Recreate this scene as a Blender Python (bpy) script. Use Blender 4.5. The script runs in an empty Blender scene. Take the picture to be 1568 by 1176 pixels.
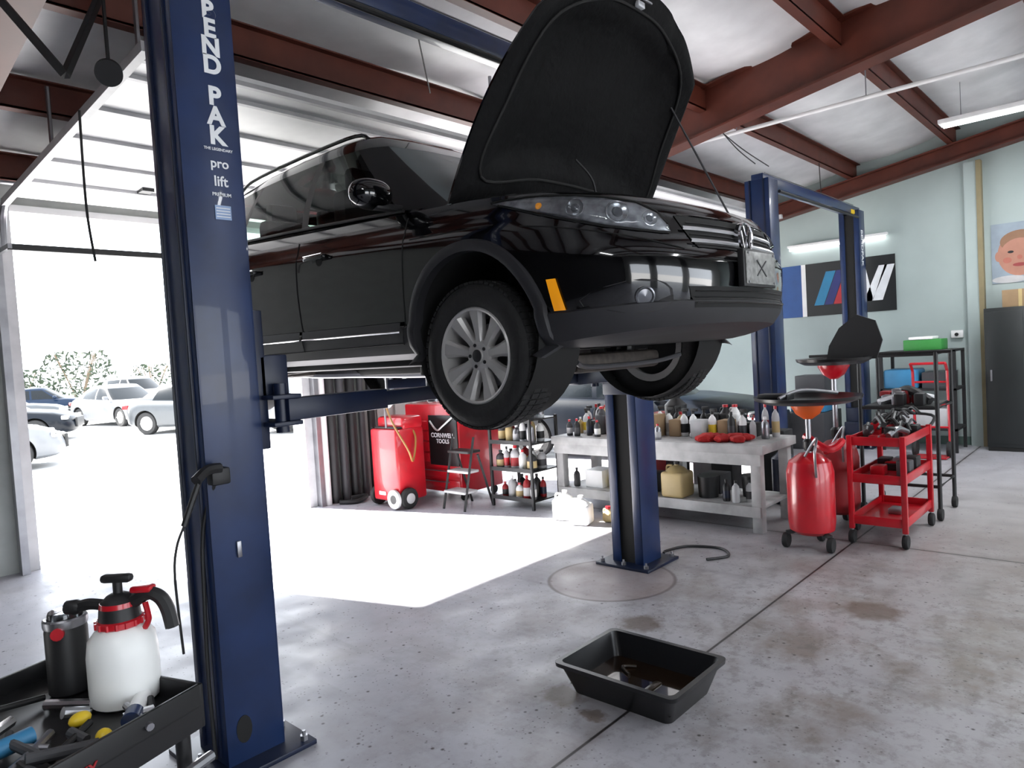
import bpy, bmesh, math, random
from mathutils import Vector, Matrix
from mathutils.bvhtree import BVHTree
random.seed(5)
scene=bpy.context.scene
try:
    scene.view_settings.view_transform='Standard'; scene.view_settings.look='None'
except Exception: pass

# ------------------------------------------------------------------ materials
MATS={}
def mat(name,color,rough=.5,metal=0.,noise=.12,scale=6.,bump=0.,bscale=40.,coat=0.,emit=0.,spec=.5):
    if name in MATS: return MATS[name]
    m=bpy.data.materials.new(name); m.use_nodes=True; nt=m.node_tree; N=nt.nodes; L=nt.links
    b=N['Principled BSDF']
    b.inputs['Roughness'].default_value=rough; b.inputs['Metallic'].default_value=metal
    b.inputs['Coat Weight'].default_value=coat; b.inputs['Coat Roughness'].default_value=.03
    b.inputs['Specular IOR Level'].default_value=spec
    tc=N.new('ShaderNodeTexCoord'); nz=N.new('ShaderNodeTexNoise'); nz.inputs['Scale'].default_value=scale; nz.inputs['Detail'].default_value=5
    L.new(tc.outputs['Object'],nz.inputs['Vector'])
    cr=N.new('ShaderNodeMapRange'); cr.inputs['From Min'].default_value=.3; cr.inputs['From Max'].default_value=.7
    cr.inputs['To Min'].default_value=1-noise; cr.inputs['To Max'].default_value=1+noise*.5
    L.new(nz.outputs['Fac'],cr.inputs['Value'])
    mx=N.new('ShaderNodeMix'); mx.data_type='RGBA'; mx.blend_type='MULTIPLY'; mx.inputs[0].default_value=1
    mx.inputs[6].default_value=(*color,1); L.new(cr.outputs[0],mx.inputs[7])
    L.new(mx.outputs[2],b.inputs['Base Color'])
    if emit: 
        b.inputs['Emission Color'].default_value=(*color,1); b.inputs['Emission Strength'].default_value=emit
    if bump:
        n2=N.new('ShaderNodeTexNoise'); n2.inputs['Scale'].default_value=bscale; n2.inputs['Detail'].default_value=6
        L.new(tc.outputs['Object'],n2.inputs['Vector'])
        bp=N.new('ShaderNodeBump'); bp.inputs['Strength'].default_value=bump; bp.inputs['Distance'].default_value=.02
        L.new(n2.outputs['Fac'],bp.inputs['Height']); L.new(bp.outputs[0],b.inputs['Normal'])
    MATS[name]=m; return m

def glass(name,tint,refl=.9,base=.02,haze=0):
    if name in MATS: return MATS[name]
    m=bpy.data.materials.new(name); m.use_nodes=True; nt=m.node_tree; N=nt.nodes; L=nt.links
    N.remove(N['Principled BSDF']); out=[n for n in N if n.type=='OUTPUT_MATERIAL'][0]
    t=N.new('ShaderNodeBsdfTransparent'); t.inputs[0].default_value=(*tint,1)
    g=N.new('ShaderNodeBsdfGlossy'); g.inputs['Roughness'].default_value=.02; g.inputs[0].default_value=(refl,refl,refl,1)
    f=N.new('ShaderNodeFresnel'); f.inputs[0].default_value=1.45
    a=N.new('ShaderNodeMath'); a.operation='ADD'; a.inputs[1].default_value=base; L.new(f.outputs[0],a.inputs[0])
    mx=N.new('ShaderNodeMixShader'); L.new(a.outputs[0],mx.inputs[0]); L.new(t.outputs[0],mx.inputs[1]); L.new(g.outputs[0],mx.inputs[2])
    res=mx.outputs[0]
    if haze:  # pale diffuse haze mixed into the glass colour, imitating reflected light
        df=N.new('ShaderNodeBsdfDiffuse'); df.inputs[0].default_value=(.50,.57,.60,1); m2=N.new('ShaderNodeMixShader')
        nz=N.new('ShaderNodeTexNoise'); nz.inputs['Scale'].default_value=3; k=N.new('ShaderNodeMath'); k.operation='MULTIPLY'; k.inputs[1].default_value=haze*2; L.new(nz.outputs['Fac'],k.inputs[0]); L.new(k.outputs[0],m2.inputs[0])
        L.new(res,m2.inputs[1]); L.new(df.outputs[0],m2.inputs[2]); res=m2.outputs[0]
    L.new(res,out.inputs[0]); MATS[name]=m; return m

PAINT=mat('car_paint_black',(.0015,.0015,.002),.12,0,.1,coat=1.,spec=.3)
PLAST=mat('black_plastic',(.012,.012,.013),.5,0,.2)
CLAD=mat('grey_cladding',(.022,.022,.025),.5,0,.2)
RUBBER=mat('rubber',(.010,.010,.0105),.75,0,.2,bump=.2)
DARK=mat('dark_void',(.004,.004,.004),.8)
CHROME=mat('chrome',(.8,.8,.82),.12,1,.05)
ALLOY=mat('alloy',(.46,.45,.44),.36,.35,.1)
STEEL=mat('steel',(.35,.35,.37),.35,.9,.2)
RUST=mat('underbody_metal',(.05,.04,.034),.6,.4,.5,scale=20)
BLUE=mat('lift_blue_paint',(.008,.024,.085),.38,0,.3,scale=5,coat=.2)
BLUED=mat('lift_blue_dark',(.005,.011,.035),.4,0,.25)
WHITE=mat('white_paint',(.82,.82,.82),.45,0,.06)
GREYW=mat('greyish_white',(.5,.5,.51),.5,0,.15)
RED=mat('red_paint',(.50,.008,.018),.3,0,.15,coat=.4)
REDD=mat('dark_red_plastic',(.28,.008,.012),.5)
ORANGE=mat('orange_plastic',(.65,.10,.012),.45)
YELLOW=mat('yellow_plastic',(.75,.52,.02),.45)
GREEN=mat('green_plastic',(.04,.28,.08),.45)
CYAN=mat('light_blue_plastic',(.04,.20,.38),.45)
AMBER=mat('amber_lens',(1.,.38,.01),.15,emit=.25,coat=1)
TRANSW=mat('milky_plastic',(.82,.83,.82),.35,0,.05)
TAN=mat('tan_plastic',(.5,.38,.18),.45)
CARD=mat('cardboard',(.30,.20,.11),.8)
DGREY=mat('dark_grey_plastic',(.05,.05,.055),.5)
WIN=glass('tinted_glass',(.66,.80,.74),.5,.0)
WSH=glass('windshield_glass',(.66,.78,.76),.8,.08,.42)  # painted haze lightens the windshield in place of a reflection
CLEAR=glass('clear_lens',(.92,.94,.95))
REDB=mat('red_oxide_steel',(.10,.021,.011),.5,0,.3,scale=4)
TXT=mat('white_vinyl',(.75,.77,.8),.5)
BLKW=mat('dark_reflected_wall',(.02,.02,.022),.7,0,.5,scale=2)  # bare unseen wall, coloured near-black so the car's side reflects dark

# ------------------------------------------------------------------ builder
class Bd:
    def __init__(s,name): s.bm=bmesh.new(); s.mats=[]; s.name=name; s.M=Matrix()
    def mi(s,m):
        if m not in s.mats: s.mats.append(m)
        return s.mats.index(m)
    def add(s,verts,faces,m,M=None,flat=False):
        T=s.M@M if M is not None else s.M
        vs=[s.bm.verts.new(T@Vector(v)) for v in verts]
        ms=m if isinstance(m,list) else None
        k=None if ms else s.mi(m)
        for i,f in enumerate(faces):
            try:
                fc=s.bm.faces.new([vs[j] for j in f]); fc.material_index=s.mi(ms[i]) if ms else k; fc.smooth=not flat
            except ValueError: pass
        return vs
    def merge(s,t,m,M=None):
        t.verts.ensure_lookup_table()
        t.verts.index_update()
        s.add([v.co.copy() for v in t.verts],[[v.index for v in f.verts] for f in t.faces],m,M); t.free()
    def box(s,lo,hi,m,bev=.0,rot=None,seg=2):
        lo=Vector(lo);hi=Vector(hi);c=(lo+hi)/2;d=hi-lo
        t=bmesh.new(); bmesh.ops.create_cube(t,size=1)
        for v in t.verts: v.co=Vector((v.co.x*d.x,v.co.y*d.y,v.co.z*d.z))
        if bev: bmesh.ops.bevel(t,geom=t.edges[:],offset=min(bev,min(abs(d.x),abs(d.y),abs(d.z))*.45),segments=seg,affect='EDGES',profile=.5)
        M=Matrix.Translation(c)
        if rot is not None: M=M@rot.to_4x4()
        s.merge(t,m,M)
    def beam(s,p0,p1,w,h,m,bev=0.,up=(0,0,1)):
        p0=Vector(p0);p1=Vector(p1);d=p1-p0;l=d.length;x=d.normalized();y=Vector(up).cross(x)
        if y.length<1e-4: y=Vector((0,1,0)).cross(x)
        y.normalize(); z=x.cross(y)
        t=bmesh.new(); bmesh.ops.create_cube(t,size=1)
        for v in t.verts: v.co=Vector((v.co.x*l,v.co.y*w,v.co.z*h))
        if bev: bmesh.ops.bevel(t,geom=t.edges[:],offset=bev,segments=2,affect='EDGES',profile=.5)
        R=Matrix((x,y,z)).transposed().to_4x4()
        s.merge(t,m,Matrix.Translation((p0+p1)/2)@R)
    def lathe(s,prof,m,loc=(0,0,0),axis=(0,0,1),seg=28,caps=True):
        az=Vector(axis).normalized(); q=Vector((0,0,1)).rotation_difference(az).to_matrix().to_4x4()
        M=Matrix.Translation(loc)@q; V=[];F=[];n=len(prof)
        for r,h in prof:
            for k in range(seg):
                a=2*math.pi*k/seg; V.append((r*math.cos(a),r*math.sin(a),h))
        for i in range(n-1):
            for k in range(seg):
                k2=(k+1)%seg; F.append((i*seg+k,i*seg+k2,(i+1)*seg+k2,(i+1)*seg+k))
        if caps:
            if prof[0][0]>1e-4: F.append(tuple(reversed(range(seg))))
            if prof[-1][0]>1e-4: F.append(tuple((n-1)*seg+k for k in range(seg)))
        s.add(V,F,m,M)
    def cyl(s,p0,p1,r,m,r1=None,seg=20):
        p0=Vector(p0);p1=Vector(p1); s.lathe([(r,0),(r if r1 is None else r1,(p1-p0).length)],m,p0,(p1-p0),seg)
    def tube(s,pts,r,m,seg=8,smooth=True,closed=False):
        P=[Vector(p) for p in pts]
        if smooth and len(P)>2:
            Q=[];n=len(P)
            for i in range(n-1 if not closed else n):
                p0=P[(i-1)%n] if (closed or i>0) else P[0];p1=P[i];p2=P[(i+1)%n];p3=P[(i+2)%n] if (closed or i<n-2) else P[-1]
                for k in range(6):
                    t=k/6; Q.append(.5*((2*p1)+(p2-p0)*t+(2*p0-5*p1+4*p2-p3)*t*t+(3*p1-p0-3*p2+p3)*t**3))
            if not closed: Q.append(P[-1])
            P=Q
        V=[];F=[];n=len(P);prev=None
        for i,p in enumerate(P):
            if closed: d=P[(i+1)%n]-P[i-1]
            else: d=(P[min(i+1,n-1)]-P[max(i-1,0)])
            d.normalize()
            if prev is None:
                a=Vector((0,0,1)) if abs(d.z)<.9 else Vector((1,0,0)); x=a.cross(d).normalized()
            else: x=(prev-d*prev.dot(d)).normalized()
            prev=x; y=d.cross(x)
            for k in range(seg):
                an=2*math.pi*k/seg; V.append(p+x*(r*math.cos(an))+y*(r*math.sin(an)))
        for i in range(n-1 if not closed else n):
            j=(i+1)%n
            for k in range(seg): k2=(k+1)%seg; F.append((i*seg+k,i*seg+k2,j*seg+k2,j*seg+k))
        if not closed: F.append(tuple(reversed(range(seg)))); F.append(tuple((n-1)*seg+k for k in range(seg)))
        s.add(V,F,m)
    def prism(s,poly,o,ux,uy,ext,m):
        o=Vector(o);ux=Vector(ux);uy=Vector(uy);ext=Vector(ext);n=len(poly)
        V=[o+ux*a+uy*b for a,b in poly]; V+= [v+ext for v in V]
        F=[tuple(range(n))[::-1],tuple(range(n,2*n))]+[(i,(i+1)%n,n+(i+1)%n,n+i) for i in range(n)]
        s.add(V,F,m)
    def sphere(s,c,r,m,sc=(1,1,1),seg=16):
        t=bmesh.new(); bmesh.ops.create_uvsphere(t,u_segments=seg,v_segments=seg//2,radius=r)
        s.merge(t,m,Matrix.Translation(c)@Matrix.Diagonal((*sc,1)))
    def text(s,txt,size,M,m,ext=.001,bold=.018):
        c=bpy.data.curves.new('t','FONT'); c.body=txt; c.size=size; c.extrude=ext; c.align_x='CENTER'; c.align_y='CENTER'; c.offset=size*bold
        o=bpy.data.objects.new('t',c); scene.collection.objects.link(o)
        dg=bpy.context.evaluated_depsgraph_get(); me=o.evaluated_get(dg).to_mesh()
        V=[v.co.copy() for v in me.vertices];F=[tuple(p.vertices) for p in me.polygons]
        s.add(V,F,m,M,flat=True)
        o.evaluated_get(dg).to_mesh_clear(); bpy.data.objects.remove(o); bpy.data.curves.remove(c)
    def done(s,angle=35,recenter=True,fixn=True,parent=None):
        bm=s.bm
        if fixn: bmesh.ops.recalc_face_normals(bm,faces=bm.faces[:])
        c=Vector((0,0,0))
        if recenter and len(bm.verts):
            xs=[v.co.x for v in bm.verts];ys=[v.co.y for v in bm.verts];zs=[v.co.z for v in bm.verts]
            c=Vector(((min(xs)+max(xs))/2,(min(ys)+max(ys))/2,min(zs)))
            bmesh.ops.translate(bm,verts=bm.verts[:],vec=-c)
        me=bpy.data.meshes.new(s.name); bm.to_mesh(me); bm.free()
        for m in s.mats: me.materials.append(m)
        me.set_sharp_from_angle(angle=math.radians(angle))
        o=bpy.data.objects.new(s.name,me); scene.collection.objects.link(o); o.location=c
        if parent: o.parent=parent
        return o
def RZ(a): return Matrix.Rotation(a,3,'Z')
def empty(name,loc=(0,0,0)):
    e=bpy.data.objects.new(name,None); e.location=loc; e.empty_display_size=.2; scene.collection.objects.link(e); return e
def lerp(a,b,t): return a+(b-a)*t
def interp(keys,x):
    if x<=keys[0][0]: return keys[0][1]
    for (a,va),(b,vb) in zip(keys,keys[1:]):
        if x<=b:
            t=(x-a)/(b-a); return lerp(va,vb,t)
    return keys[-1][1]

# ------------------------------------------------------------------ camera
yaw,pitch,roll,fl=.7429,-.0429,-.0593,1316.
f=Vector((math.cos(yaw)*math.cos(pitch),math.sin(yaw)*math.cos(pitch),math.sin(pitch)))
r=Vector((math.sin(yaw),-math.cos(yaw),0)); u=r.cross(f)
r2=math.cos(roll)*r+math.sin(roll)*u; u2=-math.sin(roll)*r+math.cos(roll)*u
cd=bpy.data.cameras.new('camera'); cam=bpy.data.objects.new('camera',cd); scene.collection.objects.link(cam)
cam.matrix_world=Matrix.Translation((0,0,1.7))@Matrix((r2,u2,-f)).transposed().to_4x4()
cd.sensor_width=36; cd.lens=fl/1920*36; cd.clip_start=.05; cd.clip_end=500
scene.camera=cam

# ------------------------------------------------------------------ floor material
def floor_mat():
    m=bpy.data.materials.new('epoxy_concrete'); m.use_nodes=True; nt=m.node_tree; N=nt.nodes; L=nt.links; b=N['Principled BSDF']
    tc=N.new('ShaderNodeTexCoord'); P=tc.outputs['Object']
    def noise(sc,det=5,rg=.5):
        n=N.new('ShaderNodeTexNoise'); n.inputs['Scale'].default_value=sc; n.inputs['Detail'].default_value=det; n.inputs['Roughness'].default_value=rg; L.new(P,n.inputs['Vector']); return n.outputs['Fac']
    def rng(v,a,b_,c=0,d=1):
        k=N.new('ShaderNodeMapRange'); k.inputs[1].default_value=a;k.inputs[2].default_value=b_;k.inputs[3].default_value=c;k.inputs[4].default_value=d; L.new(v,k.inputs[0]); return k.outputs[0]
    def mixc(fac,a,c,mode='MIX'):
        x=N.new('ShaderNodeMix'); x.data_type='RGBA'; x.blend_type=mode
        if isinstance(fac,float): x.inputs[0].default_value=fac
        else: L.new(fac,x.inputs[0])
        for i,v in ((6,a),(7,c)):
            if isinstance(v,tuple): x.inputs[i].default_value=(*v,1)
            else: L.new(v,x.inputs[i])
        return x.outputs[2]
    def mul(a,c):
        k=N.new('ShaderNodeMath'); k.operation='MULTIPLY'; L.new(a,k.inputs[0])
        if isinstance(c,float): k.inputs[1].default_value=c
        else: L.new(c,k.inputs[1])
        return k.outputs[0]
    def dist(c):
        d=N.new('ShaderNodeVectorMath'); d.operation='DISTANCE'; L.new(P,d.inputs[0]); d.inputs[1].default_value=c; return d.outputs['Value']
    base=mixc(rng(noise(1.3),.35,.65),(.36,.36,.405),(.45,.45,.495))
    base=mixc(rng(dist((6.5,-.8,0)),1.5,6.0,.75,0),base,(.26,.235,.215))
    near=rng(dist((3.9,1.0,0)),.3,3.6,1,0)
    st=mul(rng(noise(2.2,8,.65),.46,.64),near)
    base=mixc(mul(st,.75),base,(.14,.10,.075))
    fine=mul(rng(noise(9,10,.75),.50,.60),near); base=mixc(mul(fine,.5),base,(.10,.085,.075))
    st2=rng(noise(.8,6,.6),.5,.72,0,.45); base=mixc(st2,base,(.2,.18,.17))
    mp=N.new('ShaderNodeMapping'); mp.inputs['Scale'].default_value=(5,.5,1); L.new(P,mp.inputs[0]); n3=N.new('ShaderNodeTexNoise'); n3.inputs['Scale'].default_value=1.5; n3.inputs['Detail'].default_value=6; L.new(mp.outputs[0],n3.inputs['Vector'])
    base=mixc(rng(n3.outputs['Fac'],.56,.72,0,.35),base,(.17,.16,.17))
    v=N.new('ShaderNodeTexVoronoi'); v.inputs['Scale'].default_value=12; v.inputs['Randomness'].default_value=1; L.new(P,v.inputs['Vector'])
    sp=rng(v.outputs['Distance'],.06,.14,1,0); base=mixc(mul(sp,rng(noise(3),.42,.5)),base,(.05,.042,.042))
    v2=N.new('ShaderNodeTexVoronoi'); v2.inputs['Scale'].default_value=34; L.new(P,v2.inputs['Vector'])
    base=mixc(mul(rng(v2.outputs['Distance'],.1,.2,1,0),mul(rng(noise(5),.42,.52),.8)),base,(.09,.08,.08))
    for c_,r_ in (((2.62,2.18,0),.13),((2.55,1.95,0),.07),((3.6,2.35,0),.16),((4.55,1.3,0),.2)):
        nn_=N.new('ShaderNodeMath'); nn_.operation='ADD'; L.new(dist(c_),nn_.inputs[0]); L.new(rng(noise(14,4),0,1,-.08,.08),nn_.inputs[1])
        base=mixc(mul(rng(nn_.outputs[0],r_*.6,r_,1,0),.7),base,(.09,.055,.03))
    d2=dist((4.2,2.98,0))
    inn=rng(d2,.46,.47,1,0); base=mixc(mul(inn,.5),base,(.25,.19,.18))
    ring=mul(rng(d2,.44,.455),rng(d2,.465,.48,1,0)); base=mixc(mul(ring,.8),base,(.10,.08,.08))
    sx=N.new('ShaderNodeSeparateXYZ'); L.new(P,sx.inputs[0])
    for out,val in ((sx.outputs[1],1.84),(sx.outputs[0],6.03),(sx.outputs[1],-3.5),(sx.outputs[0],-1.5)):
        k=N.new('ShaderNodeMath'); k.operation='SUBTRACT'; L.new(out,k.inputs[0]); k.inputs[1].default_value=val
        a=N.new('ShaderNodeMath'); a.operation='ABSOLUTE'; L.new(k.outputs[0],a.inputs[0])
        base=mixc(mul(rng(a.outputs[0],.004,.06,1,0),.35),base,(.13,.11,.1))
        base=mixc(rng(a.outputs[0],.005,.010,1,0),base,(.02,.017,.017))
    L.new(base,b.inputs['Base Color'])
    L.new(rng(noise(3,6),.3,.7,.3,.6),b.inputs['Roughness'])
    bp=N.new('ShaderNodeBump'); bp.inputs['Strength'].default_value=.1; bp.inputs['Distance'].default_value=.01; L.new(noise(25,6),bp.inputs['Height']); L.new(bp.outputs[0],b.inputs['Normal'])
    return m
FLOOR=floor_mat()
WALLG=mat('wall_pale_green',(.38,.45,.44),.65,0,.08,scale=1.5)
WALLM=mat('metal_wall_panel',(.45,.47,.45),.6,0,.1)
INSUL=mat('white_insulation',(.80,.80,.81),.4,0,.12,scale=3,bump=.25,bscale=3)
PILL=mat('ochre_trim',(.24,.20,.11),.6)
ASPH=mat('outdoor_concrete',(.5,.5,.5),.9,0,.1,scale=1)

YW=7.55; XW=11.84; XL=-5.; YB=-7.
b=Bd('floor'); b.box((XL,YB,-.2),(XW+.2,YW+.2,0),FLOOR); b.done(recenter=False)
b=Bd('ground_outside'); b.box((-90,YW+.2,-.25),(140,150,-.02),ASPH); b.done(recenter=False)
b=Bd('ground_behind'); b.box((-60,-60,-.25),(60,YB,-.02),ASPH); b.done(recenter=False)

# roof --------------------------------------------------
def roofz(y): return 4.86-.157*y
purl=[-5.9,-4.55,-3.25,-1.92,-.6,.73,2.05,3.38,4.68,6.0,7.3]
b=Bd('ceiling')
V=[];F=[];nx=30;ys=[];y=YB-.1
while y<YW+.3: ys.append(y); y+=.11
for y in ys:
    ph=(y-.73)/1.32; t=ph-math.floor(ph); sag=.07*math.sin(math.pi*t)
    for i in range(nx+1):
        V.append((lerp(XL-.1,XW+.1,i/nx),y,roofz(y)-sag+.02*math.sin(i*1.7+y)))
for j in range(len(ys)-1):
    for i in range(nx): a=j*(nx+1)+i; F.append((a,a+1,a+nx+2,a+nx+1))
b.add(V,F,INSUL)
b.add([(XL-.3,YB-.3,roofz(YB)+.12),(XW+.3,YB-.3,roofz(YB)+.12),(XW+.3,YW+.5,roofz(YW)+.12),(XL-.3,YW+.5,roofz(YW)+.12)],[(0,1,2,3)],WALLM)
b.done(recenter=False,fixn=False)
for i,y in enumerate(purl):
    b=Bd('roof_purlin'); z=roofz(y)-.03
    b.box((XL,y-.012,z-.22),(XW,y+.012,z),REDB); b.box((XL,y-.012,z-.225),(XW,y+.07,z-.205),REDB); b.box((XL,y-.07,z-.01),(XW,y+.012,z),REDB)
    b.done()
for x,dep in ((1.12,.42),(6.87,.48),(XW-.14,.25)):
    b=Bd('rafter_beam'); zo=-.03 if dep>.4 else -.26
    for (h0,h1,w) in ((0,-.02,.2),(-.02,-dep+.02,.02),(-dep+.02,-dep,.22)):
        y0,y1=YB+.05,YW-.02
        V=[(x+sx*w/2,yy,roofz(yy)+zo+hh) for yy in (y0,y1) for sx in (-1,1) for hh in (h0,h1)]
        b.add(V,[(0,1,3,2),(4,6,7,5),(0,4,5,1),(2,3,7,6),(0,2,6,4),(1,5,7,3)],REDB,flat=True)
    b.done()
b=Bd('ceiling_pipe'); b.cyl((7.6,-3,4.0),(7.6,4.4,4.0),.022,WHITE)
for y in (-1,.73,2.05,3.38): b.cyl((7.6,y,4.0),(7.6,y,roofz(y)-.2),.006,STEEL,seg=6)
b.done()
# walls -------------------------------------------------
def ribs(b,x0,x1,y,z0,z1,m,step=.3):
    x=x0+.1
    while x<x1-.05: b.box((x,y-.03,z0),(x+.07,y+.0,z1),m); x+=step
b=Bd('wall_back')
d1=(1.6,4.55); d2=(6.4,10.7); HD=3.28; zt=3.72
for lo,hi,z0 in ((XL,d1[0],0),(d1[1],d2[0],0),(d2[1],XW+.1,0),(d1[0],d1[1],HD),(d2[0],d2[1],HD)):
    b.box((lo,YW,z0),(hi,YW+.18,zt),WALLM)
ribs(b,d1[1],d2[0],YW,0,3.5,WALLM)
b.done(recenter=False)
for nm,(a,c) in (('trim_1',d1),('trim_2',d2)):
    b=Bd(nm)
    for x in (a,c):
        s_=1 if x==c else -1
        b.box((x-.09 if s_>0 else x-.02,YW-.06,0),(x+.02 if s_>0 else x+.09,YW+.2,HD),GREYW)
        b.box((x-.03+s_*.04,YW-.16,0),(x+.03+s_*.04,YW-.06,HD),STEEL)
        b.box((x-.015+s_*.04,6.98,2.82),(x+.015+s_*.04,YW-.1,2.86),STEEL)
    b.box((a-.05,6.985,2.81),(c+.05,7.02,2.86),PLAST); b.box((a,YW-.02,HD-.04),(c,YW+.2,HD+.02),WHITE); b.done()
b=Bd('wall_right'); b.box((XW,YB,0),(XW+.15,YW+.2,4.9),WALLG); b.box((XW,YB,4.6),(XW+.15,1.9,6.),WALLG); b.done(recenter=False)
b=Bd('wall_left'); b.box((XL-.15,YB,0),(XL,YW+.2,6),BLKW); b.done(recenter=False)
b=Bd('wall_front')
for lo,hi,z0 in ((XL,-3.5,0),(.5,1.8,0),(5.6,6.6,0),(10.5,XW,0),(-3.5,.5,3.2),(6.6,10.5,3.2),(1.8,5.6,3.2),(.5,1.8,3.2),(5.6,6.6,3.2)): b.box((lo,YB-.15,z0),(hi,YB,6.),WALLM)
b.done(recenter=False)
b=Bd('pilaster'); b.box((XW-.10,1.80,0),(XW-.001,1.95,4.0),WALLG); b.box((XW-.13,1.74,0),(XW-.001,1.80,4.0),PILL); b.done()
b=Bd('baseboard_right'); b.box((XW-.02,1.96,0),(XW-.001,YW,.12),mat('base_green',(.10,.16,.14),.5)); b.done()

# raised overhead doors ---------------------------------
for nm,(a,c) in (('overhead_door',d1),('overhead_door',d2)):
    b=Bd(nm); yy=[7.3,6.75,6.2,5.65,5.1,4.55,4.3]
    for y1,y0 in zip(yy,yy[1:]):
        z1,z0=[3.34+(7.3-y)*.075 for y in (y1,y0)]
        b.beam((lerp(a,c,.5),y1-.01,z1),(lerp(a,c,.5),y0+.01,z0),c-a-.1,.045,WHITE)
        b.box((a+.05,y0-.02,z0-.05),(c-.05,y0+.02,z0-.02),GREYW)
    for x in (a+.03,c-.03):
        b.beam((x,7.35,3.27),(x,4.1,3.52),.05,.06,GREYW)
        b.cyl((x,4.2,3.5),(x,4.2,roofz(4.2)-.1),.015,STEEL,seg=6); b.cyl((x,5.9,3.38),(x,5.9,roofz(5.9)-.1),.015,STEEL,seg=6)
        b.tube([(x,7.49,2.9),(x,7.45,3.15),(x,7.33,3.27)],.03,STEEL)
    b.cyl((a,7.35,3.46),(c,7.35,3.46),.03,STEEL)
    b.box((a+.9,6.6,3.34),(a+1.0,6.75,3.37),PLAST)
    b.done()

# ------------------------------------------------------------------ two post lift
def lift(x0,y0,zc,x1,Ht,arms=True,name='two_post_lift',W=.26,D=.28):
    b=Bd(name)
    for k,(xa,side) in enumerate(((x0,1),(x1,-1))):
        xb=xa+W*side; lo,hi=min(xa,xb),max(xa,xb)
        bx=(lo,lo+.012) if side>0 else (hi-.012,hi)
        b.box((bx[0],y0,0),(bx[1],y0+D,Ht),BLUE,.004)
        for yy in (y0,y0+D-.012): b.box((lo,yy,0),(hi,yy+.012,Ht),BLUE,.004)
        fx=(hi-.012,hi) if side>0 else (lo,lo+.012)
        b.box((fx[0],y0,0),(fx[1],y0+.075,Ht),BLUE,.003); b.box((fx[0],y0+D-.075,0),(fx[1],y0+D,Ht),BLUE,.003)
        bxo=lo if side>0 else hi
        for yy in (y0+.05,y0+D-.07): b.box((bxo-.012,yy,0.05),(bxo+.012,yy+.02,Ht),BLUED,.004)
        b.box((lo+.02,y0+.02,0),(hi-.03,y0+D-.02,Ht-.05),DARK)
        b.box((lo-.10,y0-.10,0),(hi+.10,y0+D+.10,.022),BLUED,.004)
        for px in (lo-.06,hi+.06):
            for py in (y0-.06,y0+D/2,y0+D+.06):
                b.cyl((px,py,.02),(px,py,.045),.018,STEEL,seg=6); b.cyl((px,py,.04),(px,py,.065),.008,STEEL,seg=8)
        cx=(hi-.04,hi+.05) if side>0 else (lo-.05,lo+.04)
        b.box((cx[0],y0+.02,zc-.12),(cx[1],y0+D-.02,zc+.5),BLUED,.006)
        cxx=(hi+.02,hi+.16) if side>0 else (lo-.16,lo-.02)
        b.box((cxx[0],y0-.08,zc-.02),(cxx[1],y0+D+.08,zc+.0),BLUED,.004); b.box((cxx[0],y0-.08,zc+.10),(cxx[1],y0+D+.08,zc+.12),BLUED,.004)
        for yy in (y0-.02,y0+D+.02): b.cyl((sum(cxx)/2,yy,zc-.05),(sum(cxx)/2,yy,zc+.17),.03,BLUED)
        b.box((cxx[0],y0+.02,zc+.1),(cxx[0]+.14,y0+D-.02,zc+.3),BLUED,.01)
        if arms:
            xp=sum(cxx)/2; 
            for (dx,dy) in ((1.0*side,-.02),(.85*side,1.65)):
                s0=Vector((xp,y0+(-.02 if dy<0 else D+.02),zc+.05)); e=Vector((xp+dx,y0+.12+dy,zc+.05)); mid=s0.lerp(e,.6)
                b.beam(s0,mid,.11,.10,BLUED,.006); b.beam(s0.lerp(e,.3),e,.08,.075,BLUED,.005)
                b.cyl(e+Vector((0,0,-.05)),e+Vector((0,0,.11)),.035,STEEL); b.cyl(e+Vector((0,0,.10)),e+Vector((0,0,.17)),.06,RUBBER)
    b.box((x0,y0+.06,Ht-.06),(x1,y0+.2,Ht+.06),BLUE,.008)
    b.cyl((x0+.3,y0-.0,Ht-.12),(x1-.3,y0-.0,Ht-.12),.018,PLAST,seg=10)
    for yy in (y0+.1,y0+.16): b.cyl((x0+.15,yy,Ht+.09),(x1-.15,yy,Ht+.09),.006,STEEL,seg=6)
    return b
b=lift(1.262,2.91,1.46,4.795,3.6)
M=lambda x,z: Matrix.Translation((x,2.908,z))@Matrix.Rotation(math.pi/2,4,'X')
for ch,z in zip('BENDPAK',(3.213,3.137,3.061,2.985,2.855,2.772,2.69)): b.text(ch,.105,M(1.42,z),TXT,bold=.04)
for t,z,s_ in (('THE LEGENDARY',2.635,.016),('pro',2.575,.055),('lift',2.50,.06),('PREMIUM',2.445,.02)): b.text(t,s_,M(1.42,z),TXT)
b.box((1.385,2.906,2.34),(1.455,2.909,2.40),mat('label',(.25,.35,.55),.5))
for i in range(4): b.box((1.39,2.905,2.35+i*.012),(1.45,2.908,2.354+i*.012),TXT)
b.tube([(1.24,2.98,.05),(1.235,2.98,.4),(1.24,2.97,.75),(1.255,2.96,1.05),(1.30,2.90,1.26)],.009,PLAST)
b.box((1.26,2.85,1.23),(1.34,2.91,1.30),PLAST,.01); b.tube([(1.30,2.86,1.30),(1.24,2.85,1.30),(1.18,2.82,1.27)],.022,PLAST)
b.tube([(1.20,2.83,1.27),(1.15,2.82,1.17),(1.12,2.82,1.10)],.012,PLAST); b.tube([(1.12,2.82,1.10),(1.09,2.83,1.02),(1.075,2.83,.9),(1.085,2.83,.6)],.005,PLAST,seg=6)
b.box((1.365,2.897,.90),(1.385,2.91,.97),STEEL,.003)
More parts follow.
